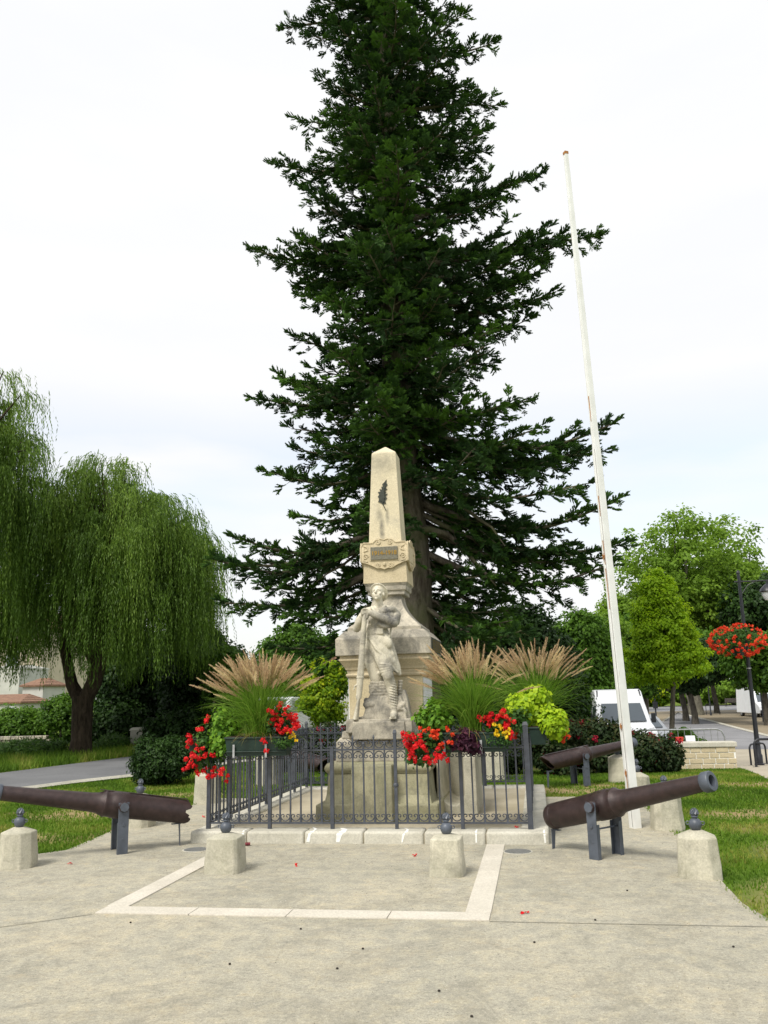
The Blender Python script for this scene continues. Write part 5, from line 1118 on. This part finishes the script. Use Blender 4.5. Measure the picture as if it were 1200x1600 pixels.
def mound(name, label, cat, px, py, Y, wpx, hpx, n, leaf, matn, seed, aspect=.75, group=None, dyr=.8, shell=.35):
    c = P(px, py, Y); s = Y/1360; e = empty(name, (c[0], Y, c[2]), 0, label, cat, group); rng = np.random.default_rng(seed); r = np.array([wpx/2*s, wpx/2*s*dyr, hpx/2*s])
    nl = 7; cs = [(unit(rng.normal(0, 1, 3))*r*.5, r*rng.uniform(.45, .62)) for _ in range(nl)]+[(np.zeros(3), r*.8)]
    k = rng.integers(0, nl+1, n); C = np.array([cs[i][0] for i in k]); Rr = np.array([cs[i][1] for i in k]); d = unit(rng.normal(0, 1, (n, 3))); pos = C+d*Rr*(shell+(1-shell)*rng.random((n, 1))**.5)
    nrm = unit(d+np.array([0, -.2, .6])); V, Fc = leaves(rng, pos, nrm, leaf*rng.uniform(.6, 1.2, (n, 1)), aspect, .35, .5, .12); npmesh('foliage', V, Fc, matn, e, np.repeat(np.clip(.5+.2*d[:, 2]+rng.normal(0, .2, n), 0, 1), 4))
    e['_r'] = 0; del e['_r']; return e, r, rng
def blooms(e, pts, rad, matn, seed, per=30, ps=.030, name='flowers'):
    rng = np.random.default_rng(seed); C = np.array(pts); idx = np.repeat(np.arange(len(C)), per); d = unit(rng.normal(0, 1, (len(idx), 3))+np.array([0, -.5, .35]))
    V, Fc = leaves(rng, C[idx]+d*rad*rng.uniform(.55, 1.1, (len(idx), 1)), d, ps*rng.uniform(.7, 1.2, (len(idx), 1)), .95, .25, 0, .05); npmesh(name, V, Fc, matn, e, np.repeat(np.clip(np.repeat(rng.random(len(C)), per)*.6+.4*rng.random(len(idx)), 0, 1), 4))
def stalks(e, a, pts):
    m = MB()
    for p in pts: m.tube([tuple(a), tuple((np.array(a)+np.array(p))/2+[0, -.01, .03]), tuple(p)], [.003, .003, .002], 3, caps=False)
    m.build('flower_stalks', 'planter', e)
def geranium(label, px, py, Y, wpx, hpx, heads, seed, nleaf=520, matn='petal_red', rad=.029, leafm='leaf_ger', ger=True):
    e, r, rng = mound('red_geranium', label, 'flower', px, py, Y, wpx, hpx, nleaf, .055, leafm, seed, .95, 'flowering plants in the planters')
    c = np.array(e.location); pts = []
    for hx, hy in heads: q = P(hx, hy, Y-r[1]*rng.uniform(.6, 1.1))-c; pts.append(tuple(q))
    pts = pts + [tuple(np.array(p_)+rng.normal(0, .034, 3)) for p_ in pts for _ in range(2)]; blooms(e, pts, rad*.82, matn, seed+1, 30, .023); stalks(e, (0, 0, 0), pts); return e
geranium('trailing red geranium spilling over the left front corner of the fence', 322, 1165, 9.85, 62, 95, [(268+30, 1152), (294, 1160), (303, 1180), (312, 1172), (321, 1178), (331, 1179), (298, 1190), (306, 1197), (292, 1200), (318, 1205), (325, 1212), (345, 1210), (332, 1206), (300, 1178), (311, 1186), (315, 1140), (322, 1128), (356, 1213), (291, 1186)], 301, 620, rad=.031)
mound('leafy_vine', 'fresh green leafy plant in the left planter between the trailing geranium and the tall grass', 'plant', 350, 1140, 9.75, 66, 84, 1200, .055, 'leaf_fresh', 302, .85)
mound('leafy_vine', 'thin red-brown sprig plant standing up at the far left of the left planter', 'plant', 338, 1100, 9.95, 22, 40, 90, .035, 'leaf_rose', 303, .5)
geranium('bright red begonia at the right end of the left planter', 437, 1126, 9.68, 54, 50, [(425, 1112), (436, 1106), (446, 1108), (428, 1124), (441, 1128), (452, 1120), (458, 1128), (461, 1138), (455, 1143), (432, 1117), (448, 1138), (462, 1118), (414, 1160), (440, 1145)], 304, 620, rad=.030)
e, r, rng = mound('yellow_flower', 'small yellow-flowered plant at the right end of the left planter below the red begonia', 'flower', 443, 1158, 9.62, 44, 26, 420, .03, 'leaf_ger', 305, .6); blooms(e, [tuple(P(x, y, 9.56)-np.array(e.location)) for x, y in ((449, 1144), (456, 1150), (461, 1151), (459, 1146), (463, 1157), (453, 1152))], .010, 'petal_yellow', 306, 16, .022)
geranium('red geranium trailing over the left end of the middle planter', 668, 1170, 9.66, 80, 66, [(641, 1157), (648, 1152), (650, 1163), (640, 1170), (656, 1159), (660, 1166), (636, 1165), (645, 1178), (640, 1184), (664, 1187), (672, 1192), (668, 1183), (686, 1182), (680, 1178), (633, 1158), (634, 1150), (690, 1184)], 307, 700)
geranium('orange-red small-flowered plant in the upper left of the middle planter', 685, 1150, 9.64, 60, 40, [(663, 1142), (675, 1143), (684, 1148), (702, 1160), (691, 1162), (673, 1150), (700, 1141)], 308, 360, 'petal_orange', .018)
mound('lime_vine', 'lime-green leafy mound at the left of the middle planter against the memorial', 'plant', 680, 1120, 9.74, 68, 60, 1200, .065, 'leaf_fresh', 309, .8)
mound('purple_vine', 'dark purple trailing foliage plant in the centre of the middle planter', 'plant', 728, 1158, 9.64, 66, 46, 1100, .055, 'leaf_purple', 310, .5)
geranium('red flowering plant at the right end of the middle planter', 780, 1128, 9.72, 56, 56, [(764, 1126), (771, 1128), (776, 1124), (785, 1112), (790, 1120), (796, 1126), (793, 1134), (783, 1120), (768, 1118), (758, 1122), (795, 1148), (787, 1130)], 311, 720)
e, r, rng = mound('yellow_flower', 'cluster of yellow flowers on the right end of the middle planter', 'flower', 780, 1155, 9.62, 44, 34, 520, .03, 'leaf_ger', 312, .6); blooms(e, [tuple(P(x, y, 9.55)-np.array(e.location)) for x, y in ((772, 1132), (776, 1142), (784, 1139), (790, 1143), (795, 1146), (786, 1147), (774, 1147), (791, 1152), (796, 1139), (781, 1134), (778, 1149))], .012, 'petal_yellow', 313, 18, .026)
mound('lime_vine', 'big bright lime-yellow leafy mound hanging over the right side planter', 'plant', 828, 1102, 11.15, 86, 66, 2200, .075, 'leaf_vine', 314, .8, None, .9)
mound('lime_vine', 'lower lime-yellow trailing lobe at the right of the big lime mound', 'plant', 860, 1124, 11.0, 54, 60, 1200, .065, 'leaf_vine', 315, .8, None, .9)
mound('leafy_vine', 'mid green leaves filling the gap between the middle planter and the right side planter', 'plant', 806, 1122, 10.9, 40, 50, 420, .06, 'leaf_ger', 316, .8)
geranium('red geranium at the lower right of the right side planter', 872, 1142, 11.2, 44, 44, [(848, 1145), (872, 1140), (877, 1150), (882, 1143), (866, 1134), (880, 1158), (884, 1138), (803, 1132), (806, 1146)], 317, 360, 'petal_orange', .026)

# ------------------------------------------------------------------ vehicles
def wheel(par, x, y, r, w=.2):
    m = MB(); m.tube([(x-w/2, y, r), (x+w/2, y, r)], r, 24); t = m.build('wheel', 'rubber', par, .02, 40); h = MB(); s = 1 if x > 0 else -1
    h.tube([(x+s*(w/2-.01), y, r), (x+s*(w/2+.012), y, r)], r*.62, 18); h.build('rim', 'grey_paint', t, 0, 40)
def van(label, loc, rz, sc=1.0, cat='van'):
    e = empty('white_van', loc, rz, label, cat, None); m = MB(); side = [(.0, .32), (-.05, .45), (-.05, .72), (.03, .98), (.45, 1.17), (.80, 1.27), (1.30, 1.90), (1.42, 2.05), (1.62, 2.40), (1.85, 2.47), (5.5, 2.47), (5.55, 2.3), (5.55, .32)]
    def ringx(x, k): return [(x*(1 if z < 1.1 else 1-(z-1.1)*.10*k), y+(0 if z > 1.2 else abs(x)*.05*(1 if y < .5 else 0)), z) for y, z in side]
    m.loft([ringx(x, 1) for x in (-1.0, -.93, 0, .93, 1.0)]); bd = m.build('body', 'van_white', e, .05, 40)
    def onface(y, z, dy=0): return y
    g = MB(); g.loft([[(-.80, .80, 1.30), (.80, .80, 1.30), (.72, 1.30, 1.93), (-.72, 1.30, 1.93)], [(-.80, .755, 1.335), (.80, .755, 1.335), (.72, 1.255, 1.965), (-.72, 1.255, 1.965)]]); g.build('windscreen', 'glass', e, .01)
    for s in (-1, 1):
        w = MB(); w.loft([[(s*.985, 1.05, 1.30), (s*.985, 1.85, 1.30), (s*.93, 1.85, 1.85), (s*.93, 1.42, 1.85)], [(s*.995, 1.05, 1.30), (s*.995, 1.85, 1.30), (s*.945, 1.85, 1.85), (s*.945, 1.42, 1.85)]]); w.build('side_window', 'glass', e)
        l = MB(); l.loft([[(s*.62, .02, .82), (s*.93, .08, .82), (s*.93, .30, 1.10), (s*.70, .20, 1.06)], [(s*.62, -.03, .82), (s*.93, .02, .82), (s*.93, .25, 1.12), (s*.70, .15, 1.08)]]); l.build('headlight', 'lamp_glass', e, .01)
        r = MB(); r.box((s*1.10, .98, 1.42), (.16, .10, .34)); r.bb(min(s*.95, s*1.05), max(s*.95, s*1.05), .96, 1.0, 1.33, 1.37); r.build('mirror', 'black', e, .03)
        q = MB(); q.loft([[(s*.80, 1.55, 2.0), (s*.84, 1.55, 2.0), (s*.80, 1.75, 2.42), (s*.76, 1.75, 2.42)], [(s*.80, 1.44, 2.02), (s*.84, 1.44, 2.02), (s*.80, 1.60, 2.45), (s*.76, 1.60, 2.45)]]); q.build('roof_trim', 'black', e)
        wheel(e, s*.86, 1.0, .34); wheel(e, s*.86, 4.5, .34)
    b_ = MB(); b_.bb(-.95, .95, -.12, .10, .32, .62); b_.build('bumper', 'black', e, .04); g2 = MB()
    for k in range(4): g2.bb(-.5, .5, -.085, -.04, .66+.055*k, .69+.055*k)
    g2.build('grille', 'black', e); n = MB(); n.bb(-.26, .26, -.135, -.12, .42, .53); n.build('number_plate', 'plaster_grey', e)
    wp = MB(); wp.tube([(-.5, .78, 1.35), (-.05, .90, 1.50)], .012, 5); wp.tube([(.1, .78, 1.35), (.55, .90, 1.50)], .012, 5); wp.build('wiper', 'black', e)
    pp = MB(); pp.box((.62, .93, 1.40), (.28, .02, .10)); pp.build('paper', 'plaster_grey', e)
    e.scale = (sc, sc, sc); return e
p = P(976, 1077, 33); van('high-roofed white van facing the camera behind the rose bushes and the flagpole', (p[0], 32.4, p[2]-2.47), .10)
p = P(1190, 1080, 74); van('small white van far away at the right edge of the square', (p[0]+.6, 74, zt(p[0], 74)), .12, .95)
def car(name, label, loc, rz, mat, sc=1.0, tall=1.0):
    e = empty(name, loc, rz, label, 'car', None); m = MB(); side = [(.0, .30), (-.02, .55), (.10, .72), (.95, .92), (1.45, 1.30*tall), (1.75, 1.44*tall), (2.9, 1.46*tall), (3.55, 1.25*tall), (3.95, .95), (4.05, .6), (4.0, .30)]
    m.loft([[(x*(1 if z < .95 else 1-(z-.95)*.35), y, z) for y, z in side] for x in (-.85, -.78, 0, .78, .85)]); m.build('body', mat, e, .05, 40)
    g = MB(); g.loft([[(-.66, 1.02, .95), (.66, 1.02, .95), (.56, 1.45, 1.30*tall), (-.56, 1.45, 1.30*tall)], [(-.66, .95, .97), (.66, .95, .97), (.56, 1.38, 1.32*tall), (-.56, 1.38, 1.32*tall)]]); g.build('windscreen', 'glass', e)
    g = MB(); g.loft([[(-.62, 3.62, 1.15*tall), (.62, 3.62, 1.15*tall), (.58, 3.28, 1.36*tall), (-.58, 3.28, 1.36*tall)], [(-.62, 3.70, 1.17*tall), (.62, 3.70, 1.17*tall), (.58, 3.36, 1.38*tall), (-.58, 3.36, 1.38*tall)]]); g.build('rear_window', 'glass', e)
    for s in (-1, 1):
        w = MB(); w.loft([[(s*.835, 1.25, .97), (s*.835, 3.3, .97), (s*.72, 3.0, 1.32*tall), (s*.72, 1.62, 1.32*tall)], [(s*.85, 1.25, .97), (s*.85, 3.3, .97), (s*.735, 3.0, 1.32*tall), (s*.735, 1.62, 1.32*tall)]]); w.build('side_window', 'glass', e)
        l = MB(); l.box((s*.62, .02, .66), (.3, .12, .14)); l.build('headlight', 'lamp_glass', e, .02); t_ = MB(); t_.box((s*.72, 4.0, .85), (.14, .1, .3)); t_.build('tail_light', 'red_plastic', e, .02)
        wheel(e, s*.74, .75, .30, .18); wheel(e, s*.74, 3.2, .30, .18)
    e.scale = (sc, sc, sc); return e
p = P(1019, 1118, 38); car('parked_car', 'silver car parked behind the white van, right of it', (p[0], 37, zt(p[0], 37)), .25, 'grey_paint')
p = P(462, 1120, 36); car('parked_car', 'white car seen from behind between the left planter flowers and the golden shrub', (p[0], 36, .0), math.pi, 'van_white', 1.0, 1.08)

# ------------------------------------------------------------------ stone wall, barrier, lamp, racks
a = G(1153, 1202); wy = a[1]; x1 = a[0]; x0 = P(1000, 1190, wy)[0]; wz = P(1153, 1159, wy)[2]-a[2]
wl = empty('stone_wall', ((x0+x1)/2, wy+.2, a[2]), 0, 'low coursed limestone planter wall with a flat coping right of the rose bushes', 'wall')
rs = random.Random(4); m = MB(); hh = wz-.10; nrow = 4; W_ = x1-x0
for r in range(nrow):
    x = -W_/2-(.12 if r % 2 else 0)
    while x < W_/2-.03:
        w = rs.uniform(.17, .34); xa, xb = max(x, -W_/2), min(x+w, W_/2)
        if xb-xa > .04: z0_ = r*hh/nrow; m.bb(xa+.007, xb-.007, -.2-rs.uniform(0, .012), .0, z0_+.007, z0_+hh/nrow-.007)
        x += w
m.build('stones', 'lime', wl, .008); m = MB(); m.bb(-W_/2+.01, W_/2-.01, -.190, .19, -.1, hh); m.build('mortar_core', 'mortar', wl)
m = MB(); m.bb(-W_/2-.03, W_/2+.03, -.235, .22, hh, hh+.10); m.build('coping', 'kerb', wl, .012)
so_ = MB(); so_.box((0, 0, hh+.015), (1.5, .3, .02))
yb = wy+2.2; b0, b1 = P(1050, 1135, yb), P(1131, 1140, yb); gb = zt(b1[0], yb+.5)
cb = empty('crowd_barrier', (b1[0], b1[1], gb), math.atan2(b0[1]-b1[1], b0[0]-b1[0]), 'galvanised steel crowd barrier standing behind the low stone wall', 'barrier')
BW, BH = 2.1, P(1120, 1139, yb)[2]-gb; BH = max(.8, BH); m = MB()
m.tube([(0, 0, .12), (0, 0, BH-.18), (.05, 0, BH-.05), (.16, 0, BH), (BW-.16, 0, BH), (BW-.05, 0, BH-.05), (BW, 0, BH-.18), (BW, 0, .12), (0, 0, .12)], .019, 8); m.build('frame', 'galv', cb)
m = MB()
for k in range(1, 14): m.tube([(k*.15, 0, .12), (k*.15, 0, BH)], .008, 6)
m.build('bars', 'galv', cb)
for x in (.25, BW-.25): m = MB(); m.tube([(x, -.25, .01), (x, -.2, .05), (x, 0, .12), (x, .2, .05), (x, .25, .01)], .014, 6); m.build('foot', 'galv', cb)
p = P(1079, 1160, wy+.5); s1 = empty('sheet', tuple(P(1079, 1153, wy+.55)), .1, 'small white board lying tilted on top of the planter wall', 'board'); s1.location.z = a[2]+hh+.09
m = MB(); m.box((0, 0, .06), (.20, .012, .13)); m.build('panel', 'van_white', s1).rotation_euler = (-.3, 0, 0)
s2 = empty('bucket', (P(1061, 1155, wy+.5)[0], wy+.45, a[2]+hh+.05), 0, 'red plastic tub half hidden behind the coping of the stone wall', 'tub'); m = MB(); m.lathe([(.07, 0), (.09, .12), (.095, .14), (.08, .135), (.065, .03)], (0, 0, 0), 16); m.build('tub', 'red_plastic', s2, 0, 40)

lp = G(1187, 1196); lt = P(1152, 893, lp[1]); LH = lt[2]-lp[2]
la = empty('lamp_post', lp, 0, 'black lamp post with side arm and lantern at the right edge, carrying a flower basket', 'lamp post')
m = MB(); m.lathe([(.14, 0), (.14, .06), (.11, .08), (.115, .30), (.09, .34), (.085, .62), (.11, .64), (.11, .67), (.075, .70), (.07, 1.0), (.055, LH*.55), (.05, LH*.8), (.045, LH-.06), (.06, LH-.05), (.05, LH), (.0, LH+.05)], (0, 0, 0), 16); m.build('pole', 'black', la, 0, 40)
m = MB()
for zz in (P(1170, 985, lp[1])[2]-lp[2], P(1176, 1044, lp[1])[2]-lp[2]): m.lathe([(.055, zz-.015), (.072, zz-.015), (.072, zz+.015), (.055, zz+.015)], (0, 0, 0), 16)
m.build('clamp', 'galv', la); az_ = P(1152, 909, lp[1])[2]-lp[2]; m = MB(); m.tube([(-.14, 0, az_), (1.0, 0, az_)], .022, 8); m.tube([(.05, 0, az_-.38), (.25, 0, az_-.12), (.5, 0, az_)], .014, 6); m.build('arm', 'black', la)
ln_ = MB(); ln_.lathe([(.02, az_), (.03, az_-.10), (.10, az_-.14), (.22, az_-.26), (.25, az_-.34), (.24, az_-.36)], (.82, 0, 0), 18); lan = ln_.build('lantern_hood', 'black', la, 0, 40); ln_ = MB(); ln_.lathe([(.20, az_-.365), (.19, az_-.45), (.12, az_-.60), (.0, az_-.63)], (.82, 0, 0), 18); ln_.build('lamp_glass', 'lamp_glass', lan, 0, 40)
hb = P(1152, 1000, lp[1]-.15); e, r, rng = mound('hanging_flower_basket', 'round basket of orange-red geraniums fixed high on the black lamp post', 'flower basket', 1152, 1000, lp[1]-.12, 78, 46, 1500, .07, 'leaf_ger', 401, .9)
fp_, _ = ball_pts(rng, 190, (0, 0, -.02), r*1.08, .88); blooms(e, fp_, .035, 'petal_orange', 402, 24, .045); m = MB(); m.lathe([(.12, -r[2]*1.0), (.2, -r[2]*.8), (.24, -r[2]*.4)], (0, 0, 0), 14); m.tube([(-.1, .1, -r[2]*.95), (.25, .12, -r[2]*.95)], .02, 6); m.build('bowl', 'planter', e, 0, 40)
def hoop(label, px, py, w, h, rz, mat='black'):
    g = G(px, py); e = empty('bicycle_rack', g, rz, label, 'bicycle rack', 'steel hoops on the footway'); m = MB(); n = 6; pts = [(0, 0, 0), (0, 0, h-.14)]
    pts += [(.14-.14*math.cos(k*math.pi/2/n), 0, h-.14+.14*math.sin(k*math.pi/2/n)) for k in range(1, n+1)]; pts += [(w-.14+.14*math.sin(k*math.pi/2/n), 0, h-.14+.14*math.cos(k*math.pi/2/n)) for k in range(n+1)]+[(w, 0, 0)]
    m.tube(pts, .028, 8); m.build('hoop', mat, e, 0, 60); b_ = MB(); b_.box((0, 0, .008), (.12, .12, .012)); b_.box((w, 0, .008), (.12, .12, .012)); b_.build('base_plate', mat, e); return e
hoop('dark blue steel hoop standing left of the lamp post foot', 1174, 1196, .8, .62, .75); hoop('dark blue steel hoop nearest the lamp post foot, in front of it', 1182, 1199, .8, .62, .1)
# things in the square
def spost(name, label, px, py, h, r, cat, mat='black'):
    g = G(px, py); e = empty(name, g, 0, label, cat); m = MB(); m.lathe([(r*1.6, 0), (r*1.5, .25), (r, .3), (r*.8, h*.95), (r*1.2, h*.96), (0, h)], (0, 0, 0), 10); m.build('pole', mat, e, 0, 40); return e
e = spost('lamp_post', 'slim black post in the square beside the small rack, right of the lime tree', 1111, 1118, 4.2, .06, 'lamp post'); m = MB(); m.lathe([(.05, 4.2), (.20, 4.35), (.22, 4.6), (.1, 4.8), (0, 4.85)], (0, 0, 0), 10); m.build('lantern', 'black', e)
e = spost('lamp_post', 'dark post with a drooping sign box standing between the white van and the lime trunk', 1026, 1128, 3.0, .06, 'post'); m = MB(); m.box((0, -.07, 1.25), (.35, .12, .5)); m.build('box', 'black', e, .01)
e = spost('signpost', 'dark post close to the right edge in front of the far white van', 1194, 1128, 3.4, .07, 'post'); m = MB(); m.box((0, -.08, 3.2), (.3, .04, .3)); m.build('sign_plate', 'black', e, .01)
e = spost('signpost', 'thin grey post in front of the far side of the square', 1113, 1101, 4.6, .10, 'post', 'wood'); m = MB(); m.box((0, -.08, 4.3), (.6, .05, .4)); m.build('sign_plate', 'galv', e, .01)
hoop('low black bicycle rack hoop beside the slim post in the square', 1104, 1117, 1.3, .95, .3, 'black')
g = G(1144, 1104); be = empty('park_bench', g, -.5, 'dark park bench left of the thick plane trunk', 'bench'); m = MB()
for k in range(5): m.bb(-.9, .9, -.25+.1*k, -.17+.1*k, .43, .47)
m.build('seat', 'wood', be); m = MB()
for k in range(4): m.bb(-.9, .9, .24+.02*k, .27+.02*k, .55+.12*k, .64+.12*k)
m.build('backrest', 'wood', be)
for x in (-.75, .75): m = MB(); m.tube([(x, -.25, 0), (x, -.2, .42), (x, .2, .42), (x, .34, .98)], .03, 6); m.tube([(x, .2, .42), (x, .28, 0)], .03, 6); m.build('leg', 'black', be)
fr_ = empty('railing', G(1130, 1092), 0, 'long low pale railing on the far side of the square', 'railing'); m = MB(); m.tube([(-12, 6, 1.0), (9, 6, 1.0)], .04, 6); m.tube([(-12, 6, .5), (9, 6, .5)], .03, 6)
for k in range(15): m.tube([(-12+1.5*k, 6, 0), (-12+1.5*k, 6, 1.0)], .03, 6)
m.build('rails', 'galv', fr_)
# left background: houses, stone pier, dry wall
def house(label, px0, px1, pyt, pyb, Y, depth, wall, roofh, rz=0, over=.3, name='house', gable=False, rmat='tiles', win=()):
    a, b_ = P(px0, pyb, Y), P(px1, pyb, Y); t = P((px0+px1)/2, pyt, Y)[2]; z0 = min(a[2], b_[2])-2.5; w = b_[0]-a[0]; h = t-z0; e = empty(name, ((a[0]+b_[0])/2, Y, z0), rz, label, 'house')
    m = MB(); 
    if gable: m.prism([(-w/2, 0), (w/2, 0), (w/2, h), (0, h+roofh-.05), (-w/2, h)], 0, depth)
    else: m.bb(-w/2, w/2, 0, depth, 0, h)
    m.build('wall', wall, e); r = MB(); o_ = over
    if gable:
        for s in (-1, 1): r.loft([[(s*(w/2+o_), -o_, h-o_*roofh/(w/2)), (0, -o_, h+roofh), (0, depth+o_, h+roofh), (s*(w/2+o_), depth+o_, h-o_*roofh/(w/2))], [(s*(w/2+o_), -o_, h-o_*roofh/(w/2)+.12), (0, -o_, h+roofh+.12), (0, depth+o_, h+roofh+.12), (s*(w/2+o_), depth+o_, h-o_*roofh/(w/2)+.12)]])
    else: r.loft([[(-w/2-o_, -o_, h), (w/2+o_, -o_, h), (w/2+o_, depth+o_, h), (-w/2-o_, depth+o_, h)], [(-w/2-o_, -o_, h+.10), (w/2+o_, -o_, h+.10), (w/2+o_, depth+o_, h+.10), (-w/2-o_, depth+o_, h+.10)], [(-w/2+roofh*.9, depth*.5, h+roofh+.1), (w/2-roofh*.9, depth*.5, h+roofh+.1), (w/2-roofh*.9, depth*.52, h+roofh+.1), (-w/2+roofh*.9, depth*.52, h+roofh+.1)]])
    r.build('roof', rmat, e)
    for (x, z, ww, wh) in win:
        f = MB(); f.bb(x-ww/2-.06, x+ww/2+.06, -.03, .0, z-wh/2-.06, z+wh/2+.06); fo = f.build('window', 'van_white', e); g_ = MB(); g_.bb(x-ww/2, x+ww/2, -.04, -.03, z-wh/2, z+wh/2); g_.build('pane', 'glass', fo)
    return e
house('large cream house partly screened by the willow strands at the far left', -90, 62, 985, 1075, 58, 7, 'plaster', 1.6, 0, .4, win=((1.6, 4.6, .8, 1.1), (-1.0, 4.6, .8, 1.1)))
house('small grey-white outbuilding with a tiled roof under the right strands of the willow', 34, 66, 1073, 1098, 50, 2.6, 'plaster_grey', .45, 0, .15, win=())
house('lowest white outbuilding with terracotta roof at the left edge', -40, 30, 1100, 1112, 46, 3.0, 'plaster_grey', .45, 0, .15, win=((.9, 2.62, .5, .25),))
house('tall blank white gable wall behind the outbuildings at the left edge', -30, 28, 1046, 1090, 53, 3.5, 'plaster_grey', .2, 0, .05, rmat='plaster_grey')
house('small house with a red tiled gable roof peeping out left of the memorial pedestal', 498, 560, 1045, 1060, 35, 6, 'plaster_grey', P(530, 1028, 35)[2]-P(530, 1045, 35)[2], 0, .15, gable=True)
g = G(214, 1170); pr = empty('stone_pier', (g[0], g[1], 0), .3, 'small pale stone gate pier beyond the side road, right of the weeds', 'pier'); m = MB(); m.box((0, 0, .3), (.42, .35, .62)); m.build('shaft', 'kerb', pr, .02); m = MB(); m.box((0, 0, .65), (.5, .42, .09), 0, .7); m.build('cap', 'kerb', pr, .01)
dw = empty('dry_stone_wall', (G(42, 1172)[0], 27.6, 0), .1, 'tumbled low dry stone wall half sunk in the weeds at the left', 'wall'); m = MB(); rs = random.Random(9)
for r in range(4):
    x = -1.2
    while x < 1.2-r*.15: w = rs.uniform(.14, .3); m.box((x+w/2, rs.uniform(-.03, .03), .07+r*.12), (w*.95, .3, .115), rs.uniform(-.1, .1), .93); x += w
m.build('stones', 'lime_dirty', dw, .015)

# ------------------------------------------------------------------ small things on the paving
def cover(label, px, py, r):
    g = G(px, py); e = empty('manhole_cover', (g[0], g[1], .0), 0, label, 'manhole cover'); m = MB(); m.lathe([(r, -.01), (r, .0075), (r*.93, .0095), (0, .0095)], (0, 0, 0), 36); m.build('lid', 'cover', e); f = MB(); f.lathe([(r*1.0, -.01), (r*1.10, -.01), (r*1.10, .0055), (r*1.01, .0055)], (0, 0, 0), 36); f.build('frame', 'kerb', e)
cover('round grey manhole cover right of the right stone strip, near the kerb', 809, 1331, .135); cover('round grey manhole cover left of the left squat bollard', 306, 1328, .13)
for px, py, lab in ((463, 1353, 'red petal on the concrete between the two squat bollards, left of the middle'), (648, 1338, 'red petal on the concrete near the kerb, left of the right squat bollard'), (818, 1427, 'red petal just above the joint line at the lower right of the paving'), (111, 1350, 'red petal on the paving in front of the left cannon'), (317, 1277, 'red petal left of the fence corner, beside the left cannon breech'), (806, 1293, 'red petal on the kerb top near the right fence corner')):
    g = G(px, py, .13 if py == 1293 else .004); rng = np.random.default_rng(px); n = 7; V, Fc = leaves(rng, rng.normal(0, .010, (n, 3))*[1, 1, .2]+[0, 0, .006], np.array([[0, 0, 1.0]])*np.ones((n, 1)), .026, .9, .4, 0, .1)
    o = npmesh('fallen_petal', V, Fc, 'petal_red', None, np.repeat(rng.random(n), 4)); o.location = g; tag(o, lab, 'petal', 'red petals fallen on the paving')
for i, (px, py) in enumerate(((567, 1483), (359, 1507), (527, 1514), (686, 1549), (737, 1589), (1146, 1480), (204, 1442), (835, 1473), (470, 1452), (930, 1438), (600, 1310), (980, 1392))):
    g = G(px, py, .004); m = MB(); sph(m, (0, 0, .004), (.009, .007, .006), None, 7, 5); o = m.build('crumb', 'crumb'); o.location = g; tag(o, 'tiny dark crumb of debris lying on the sandy concrete', 'debris', 'dark crumbs on the concrete')
wd = G(322, 1312, 0); e = empty('weed', wd, 0, 'little green weed tuft at the foot of the kerb beside the left squat bollard', 'weed'); rng = np.random.default_rng(5); n = 60; V, Fc = leaves(rng, rng.normal(0, .03, (n, 3))*[1, .5, .2]+[0, 0, .012], np.array([[0, -.3, 1.0]])*np.ones((n, 1)), .045, .35, .5, -.4, .1); npmesh('foliage', V, Fc, 'leaf_fresh', e, np.repeat(rng.random(n), 4))
def grit():
    rng = np.random.default_rng(91); n = 5200; x = rng.uniform(-6, 3.2, n); y = 2.2+9.5*rng.random(n)**1.3
    ok = inpoly(x, y, fc) & ~((x > KX0-.02) & (x < KX1+.02) & (y > KY0-.02)); x, y = x[ok], y[ok]; n = len(x); s = rng.uniform(.0012, .0045, n)*(1+.12*np.maximum(0, y-4)); T4 = np.array([[1, 0, -.2], [-.5, .87, -.2], [-.5, -.87, -.2], [.1, .05, .8]])
    a = rng.uniform(0, 6.28, n); ca, sa = np.cos(a), np.sin(a); V = np.stack([np.stack([x+s*(t[0]*ca-t[1]*sa), y+s*(t[0]*sa+t[1]*ca), .003+s*t[2]+0*x], 1) for t in T4], 1).reshape(-1, 3)
    Fc = (np.array([[0, 1, 3], [1, 2, 3], [2, 0, 3]])[None]+(np.arange(n)*4)[:, None, None]).reshape(-1, 3); o = npmesh('grit', V, Fc, 'gritstone', None, np.repeat(rng.random(n), 4)); tag(o, 'fine loose grit scattered over the concrete', kind='stuff')
M['gritstone'] = leafmat('grit stones', (0.10, 0.09, 0.075), (0.26, 0.24, 0.20), (0.55, 0.52, 0.46), 0.0, 0.9)
grit()
g = G(378, 1322, .002); e = empty('litter', g, .3, 'crumpled maroon wrapper lying against the kerb right of the left squat bollard', 'litter'); rs = random.Random(2); m = MB()
m.loft([[(-.09+.03*k, .022*math.cos(j*math.pi/4)*(1+rs.uniform(-.4, .4)), .020+.018*math.sin(j*math.pi/4)*(1+rs.uniform(-.3, .3))) for j in range(8)] for k in range(7)]); m.build('wrapper', 'maroon', e, 0, 30)
bpy.context.view_layer.update()
